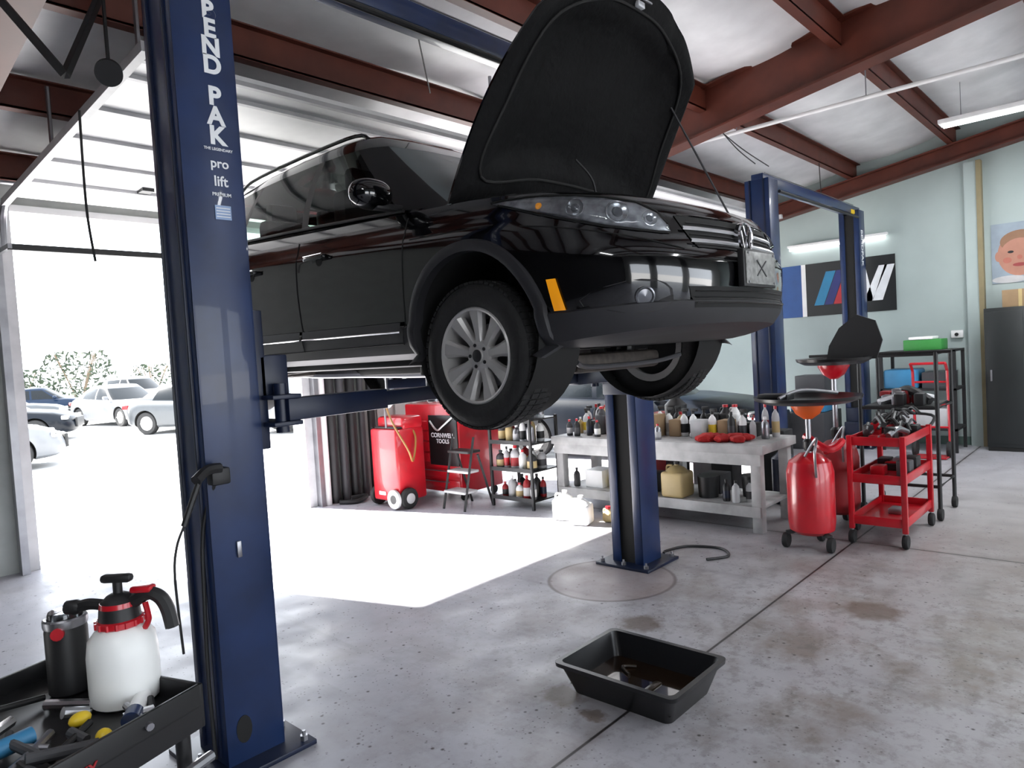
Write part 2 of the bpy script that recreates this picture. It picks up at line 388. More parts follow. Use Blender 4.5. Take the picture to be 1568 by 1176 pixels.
b.prism([(math.cos(a)*.035,math.sin(a)*.06) for a in [i*math.pi/8 for i in range(16)]],(1.34,2.9085,.16),(1,0,0),(0,0,1),(0,-.001,0),DARK)
b.done()
b=lift(7.85,3.15,.1,11.35,3.5,arms=False)
b.text('BENDPAK',.12,Matrix.Translation((11.2,3.148,2.95))@Matrix.Rotation(math.pi/2,4,'X')@Matrix.Rotation(-math.pi/2,4,'Z'),TXT)
b.box((10.95,3.2,3.44),(11.1,3.35,3.50),YELLOW,.01)
b.done()
b=Bd('power_cord'); b.tube([(4.9,2.95,.02),(5.0,2.98,.012),(5.2,2.9,.012),(5.28,2.65,.012),(5.12,2.5,.012),(4.95,2.6,.012)],.011,PLAST); b.done()

# ------------------------------------------------------------------ cars
FXr=[0,.2,.4,.58,.72,.83,.91,.965,1.0]
def outline(L,w,df,dr,nose,tail,nside=30):
    FC=[0,.008,.03,.07,.13,.21,.32,.47,.66]; RC=[0,.01,.03,.06,.10,.16,.24,.36,.5]
    H=[]
    for a,c in zip(FXr,FC): H.append((a*w,df+c*nose))
    s0=df+.66*nose; s1=L-dr-.5*tail
    for i in range(1,nside): H.append((w,lerp(s0,s1,i/nside)))
    for a,c in zip(reversed(FXr),reversed(RC)): H.append((a*w,L-dr-c*tail))
    return H
def car_lower(b,L,levels,T,Bf,paint,clad,cladv=.23,nose=1,tail=1):
    rows=[];V=[];F=[];ms=[]
    for (v,w,df,dr) in levels:
        H=outline(L,w,df,dr,nose,tail); loop=[(-x,s) for x,s in H]+[(x,s) for x,s in reversed(H[1:-1])]
        row=[]
        for x,s in loop:
            row.append(len(V)); V.append((x,s,interp(Bf,s)+(interp(T,s)-interp(Bf,s))*v))
        rows.append(row)
    n=len(rows[0])
    for j in range(len(rows)-1):
        for i in range(n):
            i2=(i+1)%n; F.append((rows[j][i],rows[j][i2],rows[j+1][i2],rows[j+1][i])); ms.append(clad if levels[j+1][0]<=cladv else paint)
    h=len(H)
    for row,m in ((rows[0],PLAST),(rows[-1],PLAST)):
        for i in range(h-1):
            a,c=row[i],row[i+1]; d=row[(n-i)%n]; e=row[(n-i-1)%n]
            if i==0: F.append((a,c,e))
            elif i==h-2: F.append((a,c,d))
            else: F.append((a,c,e,d))
            ms.append(m)
    t=Bd('tmp'); t.add(V,F,ms); bmesh.ops.recalc_face_normals(t.bm,faces=t.bm.faces[:])
    return t
def arch_cut(t,centers,rad,zc,x0=.56,x1=1.1):
    me=bpy.data.meshes.new('a'); t.bm.to_mesh(me)
    for m in t.mats: me.materials.append(m)
    o=bpy.data.objects.new('a',me); scene.collection.objects.link(o); cs=[]
    for s in centers:
        for sd in (-1,1):
            c=Bd('c'); c.lathe([(rad,0),(rad,x1-x0)],DARK,(sd*x0,s,zc),(sd,0,0),48); bmesh.ops.recalc_face_normals(c.bm,faces=c.bm.faces[:])
            m2=bpy.data.meshes.new('c'); c.bm.to_mesh(m2); m2.materials.append(DARK)
            oc=bpy.data.objects.new('c',m2); scene.collection.objects.link(oc); cs.append(oc)
            md=o.modifiers.new('b','BOOLEAN'); md.operation='DIFFERENCE'; md.object=oc; md.solver='EXACT'
            try: md.material_mode='TRANSFER'
            except Exception: pass
    dg=bpy.context.evaluated_depsgraph_get(); ev=o.evaluated_get(dg); me2=bpy.data.meshes.new_from_object(ev,depsgraph=dg)
    mats=[m for m in me2.materials]
    V=[v.co.copy() for v in me2.vertices];F=[tuple(p.vertices) for p in me2.polygons]; ms=[mats[p.material_index] if p.material_index<len(mats) and mats[p.material_index] else DARK for p in me2.polygons]
    for oc in cs: bpy.data.objects.remove(oc)
    bpy.data.objects.remove(o)
    return V,F,ms
def greenhouse(b,nodes,T,roof,paint,win,zr,pillar=None,wsh=None):
    lv=[0,.05,.3,.6,.88,1.0]
    H=nodes
    rows=[];V=[];F=[];ms=[]
    loop=[(-a,s1,-c,s2) for a,s1,c,s2,g in H]+[(a,s1,c,s2) for a,s1,c,s2,g in reversed(H[1:-1])]
    gl=[g for *_,g in H[:-1]]; gl=gl+list(reversed(gl))
    for v in lv:
        row=[]
        for xb,sb,xt,st in loop:
            zb=interp(T,sb)-.02; zz=roof(st)
            x=lerp(xb,xt,v**1.25)*(1+.02*math.sin(math.pi*v)); s=lerp(sb,st,v)
            row.append(len(V)); V.append((x,s,lerp(zb,zz,v)))
        rows.append(row)
    cs=(sum(l[3] for l in loop)/len(loop))
    for sc,dz in ((.93,.035),(.75,.06),(.4,.075)):
        row=[]
        for xb,sb,xt,st in loop:
            row.append(len(V)); V.append((xt*sc,cs+(st-cs)*lerp(1,sc,.9),roof(st)+dz*1.0))
        rows.append(row)
    n=len(loop)
    for j in range(len(rows)-1):
        for i in range(n):
            i2=(i+1)%n; F.append((rows[j][i],rows[j][i2],rows[j+1][i2],rows[j+1][i]))
            gm=wsh if (wsh and (i<2 or i>=n-2)) else win
            ms.append(gm if (gl[i] and 1<=j<=3) else (pillar if (pillar and 1<=j<=3) else paint))
    h=len(H);row=rows[-1]
    for i in range(h-1):
        a,c=row[i],row[i+1]; d=row[(n-i)%n]; e=row[(n-i-1)%n]
        if i==0: F.append((a,c,e))
        elif i==h-2: F.append((a,c,d))
        else: F.append((a,c,e,d))
        ms.append(paint)
    b.add(V,F,ms)
def wheel(b,c,sd,R=.35,w=.225,rr=.232,spokes=9,rim=ALLOY):
    ax=(sd,0,0)
    o=Vector(c)-Vector(ax)*w
    prof=[(rr-.005,.012),(rr+.01,0),(rr+.05,-.004),(R-.045,0.0),(R-.018,.012),(R-.004,.035),(R,.06),(R,w/2),(R,w-.06),(R-.004,w-.035),(R-.018,w-.012),(R-.045,w),(rr+.05,w+.004),(rr+.01,w),(rr-.004,w-.012),(rr-.012,w-.02)]
    b.lathe(prof,RUBBER,o,ax,56,caps=False)
    for k in range(64):
        a=2*math.pi*k/64; 
        for h0,h1 in ((.015,.06),(.066,.11),(.116,.16),(.166,w-.015)):
            ca,sa=math.cos(a),math.sin(a); cen=o+Vector(ax)*((h0+h1)/2)+Vector((0,ca,sa))*(R+.0005 if h0>.05 and h1<w-.05 else R-.006)
            rot=Matrix(((1,0,0),(0,-sa,ca),(0,ca,sa)))
            b.box(cen-Vector(((h1-h0)/2,R*.038,.006)),cen+Vector(((h1-h0)/2,R*.038,.006)),RUBBER,0,rot)
    b.lathe([(rr,w-.012),(rr-.008,w-.004),(rr-.018,w-.01),(rr-.022,w-.05),(rr-.04,w-.1),(rr-.05,.02),(rr-.006,.008)],rim,o,ax,48,caps=False)
    b.lathe([(.0,w-.13),(.15,w-.13),(.155,w-.14),(.155,w-.16),(.0,w-.16)],STEEL,o,ax,32,caps=False)
    b.lathe([(rr-.03,w-.165),(0,w-.17)],DARK,o,ax,32,caps=False)
    b.lathe([(.085,w-.08),(.078,w-.045),(.06,w-.035),(.034,w-.034),(.032,w-.028),(0,w-.027)],rim,o,ax,28,caps=False)
    b.lathe([(.030,w-.026),(.024,w-.022),(0,w-.021)],PLAST,o,ax,24,caps=False)
    for k in range(5):
        a=2*math.pi*k/5; b.lathe([(.009,0),(.009,.012)],PLAST,o+Vector(ax)*(w-.043)+Vector((0,math.cos(a)*.052,math.sin(a)*.052)),ax,8)
    for k in range(spokes):
        a=2*math.pi*k/spokes+.2; er=Vector((0,math.cos(a),math.sin(a))); et=Vector((0,-math.sin(a),math.cos(a))); X=Vector(ax)
        V=[];hw=[(.055,.024,w-.040),(.10,.024,w-.034),(.15,.031,w-.026),(rr-.016,.046,w-.014)]
        for rad,wd,hh in hw:
            for tt,dz in ((-wd,-.014),(-wd*.6,0),(wd*.6,0),(wd,-.014),(wd,-.04),(-wd,-.04)):
                V.append(o+er*rad+et*tt+X*(hh+dz))
        F=[]
        for i in range(3):
            for j in range(6): F.append((i*6+j,i*6+(j+1)%6,(i+1)*6+(j+1)%6,(i+1)*6+j))
        b.add(V,F,rim)

ZB=1.44; X0=3.2; Y0=1.37
T=[(0,.85),(.15,.885),(.35,.925),(.6,.965),(1.0,1.005),(1.3,1.02),(2,1.06),(3,1.11),(4,1.15),(4.43,1.15)]
Bf=[(0,.33),(.5,.27),(1.4,.26),(3.2,.26),(3.9,.32),(4.43,.42)]
levels=[(0,.80,.14,.10),(.04,.86,.05,.04),(.12,.885,.02,.02),(.215,.895,.0,.01),(.23,.88,.014,.02),(.32,.890,.004,.01),(.42,.897,.0,0),(.52,.902,.0,0),(.58,.9045,.008,.01),(.63,.9055,.028,.03),(.68,.906,.048,.045),(.74,.905,.062,.06),(.78,.903,.070,.08),(.81,.893,.075,.09),(.85,.886,.082,.1),(.92,.872,.095,.12),(.98,.845,.12,.14),(1.0,.81,.16,.16)]
car=empty('car',(X0,Y0+2.2,ZB-.1))
def cardone(b,**k):
    o=b.done(recenter=False,**k); o.parent=car; o.location=Vector((X0,Y0,ZB))-car.location; return o
t=car_lower(None,4.43,levels,T,Bf,PAINT,CLAD)
V,F,ms=arch_cut(t,(.99,3.59),.405,.345)
b=Bd('body'); b.add(V,F,ms)
bvh=BVHTree.FromPolygons([Vector(v) for v in V],F)
def cast(p,d):
    d=Vector(d).normalized(); h=bvh.ray_cast(Vector(p)-d*.8,d)
    return (h[0],h[1]) if h[0] is not None else (Vector(p),-d)
def patch(b,q,d,off,m,nu=14,nv=6):
    q=[Vector(p) for p in q];V=[];F=[]
    for j in range(nv+1):
        for i in range(nu+1):
            p=q[0].lerp(q[1],i/nu).lerp(q[3].lerp(q[2],i/nu),j/nv); h,n=cast(p,d)
            V.append(h-Vector(d).normalized()*off)
    for j in range(nv):
        for i in range(nu): a=j*(nu+1)+i; F.append((a,a+1,a+nu+2,a+nu+1))
    b.add(V,F,m)
def polypatch(b,poly,d,off,m):
    V=[cast(p,d)[0]-Vector(d).normalized()*off for p in poly]; c=sum(V,Vector())/len(V)
    n=len(V); b.add(V+[c],[(i,(i+1)%n,n) for i in range(n)],m)
def ribbon(b,pts,d,wd,off,m,sub=8):
    P=[]; pts=[Vector(p) for p in pts]
    for a,c in zip(pts,pts[1:]): P+= [a.lerp(c,k/sub) for k in range(sub)]
    P.append(pts[-1]); dn=Vector(d).normalized()
    P=[cast(p,d)[0]-dn*off for p in P];V=[];F=[]
    for i,p in enumerate(P):
        tt=(P[min(i+1,len(P)-1)]-P[max(i-1,0)]).normalized(); sdv=tt.cross(dn).normalized()*wd/2
        V+= [p+sdv,p-sdv,p-dn*.004]
    for i in range(len(P)-1):
        a=i*3; F+=[(a,a+3,a+5,a+2),(a+2,a+5,a+4,a+1)]
    b.add(V,F,m)
for sd in (-1,1):
    D=(-sd,0,0); X=sd*.9
    for s in (.99,3.59):
        V=[];F=[];n=36
        for i in range(n+1):
            a=math.radians(lerp(-14,194,i/n))
            for rad,off in ((.400,-.03),(.402,.018),(.425,.024),(.452,.018),(.458,-.004)):
                p=(X,s+math.cos(a)*rad,.345+math.sin(a)*rad); pr=(X,s+math.cos(a)*max(rad,.415),.345+math.sin(a)*max(rad,.415))
                h,nn=cast(pr,D); V.append((h.x+sd*off,p[1],p[2]))
        for i in range(n):
            for j in range(4): F.append((i*5+j,i*5+j+1,i*5+5+j+1,i*5+5+j))
        b.add(V,F,CLAD)
        b.lathe([(.403,0),(.403,.3)],DARK,(sd*.58,s,.345),(sd,0,0),48,caps=False)
    g=DARK
    ribbon(b,[(X,1.42,.98),(X,1.44,.8),(X,1.47,.5),(X,1.5,.34)],D,.007,.001,g)
    ribbon(b,[(X,2.44,1.0),(X,2.46,.7),(X,2.46,.34)],D,.007,.001,g)
    ribbon(b,[(X,3.28,1.02),(X,3.26,.85),(X,3.12,.66),(X,3.09,.36)],D,.007,.001,g)
    ribbon(b,[(X,1.5,.345),(X,3.1,.345)],D,.007,.001,g)
    ribbon(b,[(X,1.5,.43),(X,2.44,.44)],D,.05,.010,CLAD); ribbon(b,[(X,2.47,.44),(X,3.1,.45)],D,.05,.010,CLAD)
    ribbon(b,[(X,1.5,.405),(X,2.44,.415)],D,.008,.016,CHROME)
    ribbon(b,[(X,2.47,.415),(X,3.08,.42)],D,.008,.016,CHROME)
    ribbon(b,[(X,1.38,.86),(X,.80,.84)],D,.007,.001,g)
    for hs in (2.22,3.02):
        h,_=cast((X,hs,.88),D); 
        b.box((min(h.x,h.x+sd*.035)-.002,hs-.11,.868),(max(h.x,h.x+sd*.035)+.002,hs+.10,.895),PAINT,.01)
        b.lathe([(.032,0),(.032,.003)],DARK,(h.x,hs-.02,.865),(sd,0,0),16)
        ribbon(b,[(X,hs-.10,.897),(X,hs+.09,.899)],D,.006,.038,CHROME,3)
    patch(b,[(X,.43,.43),(X,.49,.43),(X,.52,.565),(X,.47,.565)],(-sd,.5,0),.01,AMBER,4,6)
    # headlight: one swept clear unit wrapping the corner
    hd=Vector((-sd*.7,.75,0)).normalized()
    TOP=[(.885,.82,.945),(.872,.62,.940),(.825,.46,.922),(.745,.32,.898),(.64,.22,.868),(.56,.17,.825),(.51,.155,.770)]
    BOT=[(.885,.78,.925),(.872,.56,.850),(.825,.40,.795),(.755,.30,.762),(.65,.21,.742),(.57,.17,.734),(.50,.15,.732)]
    def hgrid(off,m):
        V=[];F=[];nu,nv=30,8
        for j in range(nv+1):
            for i in range(nu+1):
                x_=i/nu*(len(TOP)-1); k_=min(int(x_),len(TOP)-2); t_=x_-k_
                tp=Vector(TOP[k_]).lerp(Vector(TOP[k_+1]),t_); bt=Vector(BOT[k_]).lerp(Vector(BOT[k_+1]),t_)
                p=bt.lerp(tp,j/nv); p.x*=sd; h,n=cast(p,hd); e=min(1,min(i,nu-i)/2,min(j,nv-j)/1.5)
                V.append(h-hd*(.002+off*e))
        for j in range(nv):
            for i in range(nu): a_=j*(nu+1)+i; F.append((a_,a_+1,a_+nu+2,a_+nu+1))
        b.add(V,F,m)
    hgrid(.003,mat('headlight_reflector',(.36,.37,.40),.28,.35,.5,scale=22)); hgrid(.026,CLEAR)
    for L_ in (TOP,BOT): ribbon(b,[(sd*p[0],p[1],p[2]) for p in L_],hd,.010,.006,DARK,4)
    for ix,rr_ in ((2.2,.040),(3.4,.050),(4.6,.034)):
        k_=int(ix); t_=ix-k_; p=(Vector(TOP[k_]).lerp(Vector(TOP[k_+1]),t_)+Vector(BOT[k_]).lerp(Vector(BOT[k_+1]),t_))/2; p.x*=sd
        h,n=cast(p,hd); ax=(n*.8-hd*.4).normalized(); h=h+ax*.006
        b.lathe([(rr_,.0),(rr_,.005),(rr_*.92,.006),(rr_*.8,.003),(rr_*.5,-.001),(rr_*.45,.0)],mat('lamp_bowl',(.5,.51,.54),.2,.7),h,ax,24,caps=False)
        b.lathe([(rr_*.45,0),(rr_*.38,.006),(0,.009)],mat('lamp_lens',(.16,.17,.19),.08,.2),h,ax,20,caps=False)
    p=Vector((sd*.86,.56,.885)); h,n=cast(p,hd); b.lathe([(.016,0),(.012,.006),(0,.008)],AMBER,h+n*.004,n,14,caps=False)
    polypatch(b,[(sd*(.70+.13*math.cos(a)),.2,.465+.07*math.sin(a)) for a in [i*math.pi/8 for i in range(16)]],(0,1,0),.003,PLAST)
    h,n=cast((sd*.68,.2,.465),(0,1,0)); b.lathe([(.042,-.004),(.042,.008),(.036,.010),(.03,.004),(0,.008)],mat('fog_lamp',(.16,.165,.18),.15,.6),h+n*.002,n,24,caps=False)
    ribbon(b,[(sd*.885,.66,.81),(sd*.86,.50,.785),(sd*.80,.35,.75),(sd*.62,.2,.70),(sd*.46,.12,.66)],hd,.006,.001,DARK,6)
# front
FD=(0,1,0)
GT=mat('grille_trim',(.55,.55,.57),.25,.5,.1)
patch(b,[(-.40,.1,.67),(.40,.1,.67),(.47,.1,.81),(-.47,.1,.81)],FD,.004,DARK,16,4)
for z in (.70,.755): ribbon(b,[(-.42-(z-.66)*.4,.1,z),(0,.1,z),(.42+(z-.66)*.4,.1,z)],FD,.016,.016,GT,10)
for z in (.685,.728,.78): ribbon(b,[(-.42,.1,z),(0,.1,z),(.42,.1,z)],FD,.008,.010,PLAST,10)
ribbon(b,[(-.46,.1,.815),(0,.1,.815),(.46,.1,.815)],FD,.010,.008,PAINT,10)
h,_=cast((0,.1,.735),FD); c=h-Vector((0,.03,0))
b.lathe([(.074,-.02),(.076,.0),(.071,.008),(.064,.004),(.062,-.002),(0,-.002)],CHROME,c,(0,-1,0),36,caps=False)
b.lathe([(.061,-.001),(0,-.001)],PLAST,c,(0,-1,0),36,caps=False)
for pl in ([(-.03,.053),(-.008,.012),(.008,.012),(.03,.053)],[(-.053,.03),(-.028,-.046),(0,.0),(.028,-.046),(.053,.03)]):
    b.tube([c+Vector((a,-.004,z)) for a,z in pl],.0055,CHROME,smooth=False)
patch(b,[(-.46,.1,.41),(.46,.1,.41),(.50,.1,.50),(-.50,.1,.50)],FD,.003,DARK,16,4)
for z in (.43,.455,.48): ribbon(b,[(-.46,.1,z),(0,.1,z),(.46,.1,z)],FD,.006,.004,PLAST,10)
PLT=mat('plate',(.26,.26,.25),.4,.1,.5,scale=30)
b.box((-.175,-.03,.50),(.175,.0,.67),PLAST,.005); b.box((-.16,-.036,.512),(.16,-.03,.658),PLT,.003)
b.beam((-.05,-.038,.55),(.05,-.038,.62),.004,.005,DGREY); b.beam((.05,-.038,.55),(-.05,-.038,.62),.004,.005,DGREY)
for x in (-.15,.15):
    for z in (.52,.65): b.lathe([(.006,0),(.006,.004)],STEEL,(x*.93,-.036,z),(0,-1,0),8)
ribbon(b,[(-.78,.3,.635),(-.45,.1,.615),(0,.1,.615),(.45,.1,.615),(.78,.3,.635)],FD,.006,.002,DARK,8)
def roof(s): return 1.585-.035*((s-2.6)/1.2)**2
nodes=[(0,1.08,0,1.92,1),(.4,1.11,.34,1.935,1),(.70,1.22,.555,1.99,0),(.80,1.36,.61,2.08,0),(.83,1.50,.625,2.16,1),(.838,2.0,.632,2.28,1),(.84,2.40,.635,2.42,0),(.84,2.47,.635,2.49,1),(.838,2.9,.632,2.9,1),(.832,3.24,.628,3.17,0),(.83,3.29,.627,3.22,1),(.80,3.80,.60,3.58,0),(.76,4.12,.56,3.86,0),(.68,4.24,.50,3.96,1),(.4,4.30,.32,4.02,1),(0,4.32,0,4.04,1)]
greenhouse(b,nodes,T,roof,PAINT,WIN,1.58,pillar=PLAST,wsh=WSH)
for sd in (-1,1):
    b.tube([(sd*.845,1.48,1.03),(sd*.853,2.4,1.085),(sd*.845,3.3,1.13),(sd*.82,3.75,1.15)],.009,PLAST)
    b.tube([(sd*.56,2.1,1.60),(sd*.575,2.3,1.65),(sd*.575,3.4,1.645),(sd*.55,3.75,1.60)],.012,PAINT)
    mx=sd*.98
    t2=bmesh.new(); bmesh.ops.create_uvsphere(t2,u_segments=32,v_segments=18,radius=1)
    for v in t2.verts:
        c_=v.co; c_.x=math.copysign(abs(c_.x)**.8,c_.x)*.12; c_.z=math.copysign(abs(c_.z)**.85,c_.z)*.078; c_.y*=.085
        if c_.y>0.035: c_.y=.035
    b.merge(t2,PAINT,Matrix.Translation((mx,1.57,1.115)))
    b.box((mx-.095,1.597,1.055),(mx+.095,1.609,1.172),PLAST,.01); b.box((min(mx,mx-sd*.22),1.52,1.035),(max(mx,mx-sd*.22),1.58,1.07),PLAST,.012)
b.box((-.70,1.0,.99),(.70,1.16,1.03),PLAST,.01)
for x in (-.5,.1): b.tube([(x,1.12,1.06),(x+.3,1.17,1.10),(x+.5,1.2,1.11)],.008,PLAST)
SE=mat('seat_fabric',(.04,.04,.045),.8)
for x in (-.36,.36):
    b.box((x-.24,2.35,.95),(x+.24,2.5,1.36),SE,.05); b.box((x-.12,2.42,1.37),(x+.12,2.52,1.53),SE,.04)
for x in (-.42,0,.42): b.box((x-.2,3.3,.95),(x+.2,3.42,1.33),SE,.05); b.box((x-.11,3.36,1.33),(x+.11,3.45,1.46),SE,.03)
b.box((-.72,1.3,.98),(.72,1.62,1.06),PLAST,.03)
b.tube([(.36+.18*math.cos(a),1.75+.05*math.sin(a),1.02+.17*math.sin(a)) for a in [i*math.pi/8 for i in range(16)]],.014,PLAST,closed=True)
b.box((-.1,1.88,1.44),(.1,1.9,1.50),PLAST,.01)
cardone(b,angle=32)
# hood
b=Bd('hood'); th=math.radians(60); O=Vector((0,1.12,1.05)); fw=Vector((0,-math.cos(th),math.sin(th))); nn=Vector((0,math.sin(th),math.cos(th)))
def hoodp(a,bb,n):
    hw=.85-.13*bb**2.4
    ln=1.19-.30*abs(a)**2.6
    q=bb*ln-.05*(abs(a)**2)*(1-bb)
    dome=.055*(1-abs(a)**2.2)-.13*max(0,bb-.35)**2
    cr=.018*math.exp(-((abs(a)-.55)/.08)**2)
    return O+Vector((a*hw,0,0))+fw*q+nn*(dome+cr+n)
na,nb=36,28
def hsurf(fn,m):
    V=[fn(lerp(-1,1,i/na),lerp(0,1,j/nb)) for j in range(nb+1) for i in range(na+1)]
    F=[(j*(na+1)+i,j*(na+1)+i+1,(j+1)*(na+1)+i+1,(j+1)*(na+1)+i) for j in range(nb) for i in range(na)]
    b.add(V,F,m)
hsurf(lambda a,bb:hoodp(a,bb,0),PAINT)
UND=mat('hood_underside',(.003,.003,.0035),.7,0,.3,scale=5,bump=.3,bscale=30,spec=.15)
def under(a,bb):
    e=min(1-abs(a),bb,1-bb); d=-.012-.03*min(1,e/.05)
    inner=min((.80-abs(a))/.06,(bb-.16)/.06,(.86-bb)/.06)
    inner=max(0,min(1,inner)); d+=.035*inner
    if inner>=1: d-=.010*max(0,math.cos(a*9))+.006*math.cos(bb*14)
    return hoodp(a,bb,d)
hsurf(under,UND)
loop=[(-1,k/14) for k in range(15)]+[(-1+2*k/20,1) for k in range(1,21)]+[(1,1-k/14) for k in range(1,15)]+[(1-2*k/20,0) for k in range(1,20)]
V=[];F=[]
for a,bb in loop: V+= [hoodp(a,bb,0),hoodp(a,bb,-.012)]
n=len(loop)
for i in range(n): j=(i+1)%n; F.append((2*i,2*j,2*j+1,2*i+1))
b.add(V,F,PAINT)
b.tube([hoodp(a,bb,-.045) for a,bb in [(-.84,.14),(-.84,.5),(-.78,.84),(-.4,.90),(0,.91),(.4,.90),(.78,.84),(.84,.5),(.84,.14),(.3,.13),(-.3,.13)]],.008,DARK,closed=True)
b.tube([hoodp(-.05,.955,-.05),hoodp(-.05,.95,-.085),hoodp(.05,.95,-.085),hoodp(.05,.955,-.05)],.006,STEEL)
b.box(hoodp(0,.93,-.05)-Vector((.03,.012,.015)),hoodp(0,.93,-.05)+Vector((.03,.012,.015)),TXT,.003)
for sd in (-1,1):
    b.tube([(sd*.70,1.2,1.0),(sd*.70,1.14,1.06),hoodp(sd*.85,.12,-.03)],.012,PLAST)
b.tube([hoodp(.8,.72,-.03),(.74,.42,.93)],.006,DGREY,smooth=False)
b.tube([(.2,1.0,1.02),(.1,.95,1.2),hoodp(-.02,.25,-.05)],.006,PLAST)
cardone(b,angle=40)
for sd in (-1,1):
    for s in (.99,3.59):
        b=Bd('wheel_%s_%s'%('right' if sd<0 else 'left','front' if s<2 else 'rear')); wheel(b,(sd*.89,s,.26),sd); cardone(b)
b=Bd('underbody')
b.box((-.50,.55,.27),(.50,1.0,.36),PLAST,.02); b.box((-.4,.75,.14),(.4,1.25,.24),RUST,.03)
b.box((-.72,1.45,.22),(.72,3.1,.30),mat('floorpan',(.10,.10,.105),.6),.02); b.box((-.13,1.2,.16),(.13,3.2,.26),DARK,.03)
for sd in (-1,1):
    b.tube([(sd*.35,.95,.2),(sd*.5,1.0,.18),(sd*.68,1.0,.16)],.028,RUST); b.tube([(sd*.35,1.2,.2),(sd*.55,1.12,.18),(sd*.68,1.02,.16)],.022,RUST)
    b.cyl((sd*.25,.97,.26),(sd*.68,.99,.26),.018,PLAST); b.cyl((sd*.62,1.0,.2),(sd*.55,1.0,.75),.03,PLAST)
    b.lathe([(.06,0),(.07,.03),(.045,.1)],PLAST,(sd*.3,.97,.26),(sd,0,0),16)
    b.tube([(sd*.35,3.55,.24),(sd*.68,3.58,.2)],.025,RUST); b.tube([(sd*.4,3.2,.24),(sd*.68,3.55,.2)],.025,RUST)
    b.box((sd*.74-.03,1.5,.225),(sd*.74+.03,3.1,.28),PLAST,.01)
b.tube([(.1,1.1,.2),(.15,1.6,.16),(.05,2.4,.16),(-.1,3.0,.18),(-.3,3.4,.2),(-.45,4.0,.28)],.032,STEEL)
b.lathe([(.03,0),(.09,.06),(.09,.4),(.03,.46)],STEEL,(.08,1.7,.16),(0,1,0),20)
b.box((-.5,3.95,.24),(.4,4.25,.40),STEEL,.05); b.box((-.5,3.3,.18),(.5,3.55,.28),RUST,.03)
b.tube([(-.5,.68,.20),(-.3,.74,.17),(.3,.74,.17),(.5,.68,.20)],.013,DGREY)
cardone(b)

# simple parked cars --------------------------------------------------------
GD=mat('dark_car_glass',(.004,.006,.008),.2,0,.1,coat=.1,spec=.15)
def parked(name,loc,rot,paint,suv=False):
    L_=4.6
    T_=[(0,.66),(.5,.82),(1.3,.92),(2.5,.95),(3.8,1.0),(4.6,.98)] if not suv else [(0,.8),(.4,.98),(1.2,1.06),(3,1.08),(4.6,1.1)]
    B_=[(0,.24),(.6,.2),(4,.2),(4.6,.3)]
    lv=[(0,.8,.12,.1),(.1,.88,.03,.02),(.35,.9,0,0),(.6,.91,.02,.02),(.75,.9,.05,.04),(.92,.86,.1,.1),(1.,.78,.2,.16)]
    t=car_lower(None,L_,lv,T_,B_,paint,PLAST,.08); V,F,ms=arch_cut(t,(.95,3.7),.37,.34,.6)
    ms=[paint if (m is PLAST and V[F[i][0]][2]>.6) else m for i,m in enumerate(ms)]
    b=Bd(name); b.M=Matrix.Translation(loc)@Matrix.Rotation(rot,4,'Z')@Matrix.Translation((0,-2.3,0))
    b.add(V,F,ms)
    rz=1.40 if not suv else 1.66
    nd=[(0,1.25,0,2.05,1),(.6,1.35,.5,2.1,1),(.76,1.5,.58,2.2,0),(.80,1.65,.6,2.25,1),(.81,2.55,.6,2.6,0),(.81,2.63,.6,2.67,1),(.80,3.5,.58,3.3 if not suv else 3.7,0),(.72,4.05 if not suv else 4.35,.52,3.45 if not suv else 3.95,1),(0,4.15 if not suv else 4.45,0,3.55 if not suv else 4.05,1)]
    greenhouse(b,nd,T_,lambda s:rz-.03*((s-2.7)/1.)**2,paint,GD,rz)
    for sd in (-1,1):
        for s in (.95,3.7):
            o=(sd*.68,s,.33); b.lathe([(.2,0),(.31,0),(.33,.03),(.33,.17),(.31,.2),(.22,.2),(.2,.17)],RUBBER,o,(sd,0,0),28)
            b.lathe([(.21,.18),(.19,.19),(.06,.17),(0,.18)],ALLOY,o,(sd,0,0),20)
            for k in range(5):
                a=k*2*math.pi/5; b.beam(Vector(o)+Vector((sd*.19,0,0)),Vector(o)+Vector((sd*.19,.19*math.cos(a),.19*math.sin(a))),.03,.04,ALLOY)
        b.box((min(sd*.55,sd*.8),.14 if not suv else .1,.6),(max(sd*.55,sd*.8),.32,.72),CHROME,.03)
        b.box((min(sd*.55,sd*.8),4.35,.75),(max(sd*.55,sd*.8),4.56,.88),REDD,.03)
        b.box((min(sd*.85,sd*1.02),1.6,.95),(max(sd*.85,sd*1.02),1.75,1.07),paint,.04)
    b.box((-.4,-.01,.36),(.4,.06,.64),PLAST,.02)
    b.done(angle=40)
WP=mat('white_car_paint',(.13,.135,.145),.3,0,.05,coat=.15,spec=.3); BP=mat('blue_car_paint',(.004,.012,.03),.35,0,.05,coat=.1,spec=.15); DP=mat('dark_car_paint',(.002,.004,.008),.35,0,.05,coat=.1,spec=.15); SP=mat('silver_car_paint',(.07,.075,.08),.35,.2,.05,coat=.1,spec=.3)
parked('parked_car',(2.2,17.3,-.02),math.radians(80),WP)
parked('parked_car',(4.6,24.6,-.02),math.radians(62),DP)
parked('parked_car',(9.0,37.0,-.02),math.radians(65),BP)
parked('parked_car',(13.2,37.5,-.02),math.radians(15),WP,True)
parked('parked_car',(9.3,28.0,-.02),math.radians(10),WP)
parked('parked_car',(9.2,20.8,-.02),math.radians(30),SP)
parked('parked_car',(11.2,17.0,-.02),math.radians(80),WP,True)
parked('parked_car',(16.5,30.0,-.02),math.radians(80),DP)
parked('parked_car',(6.2,31.5,-.02),math.radians(70),SP)
parked('parked_car',(9.6,6.2,0),math.radians(10),DP)

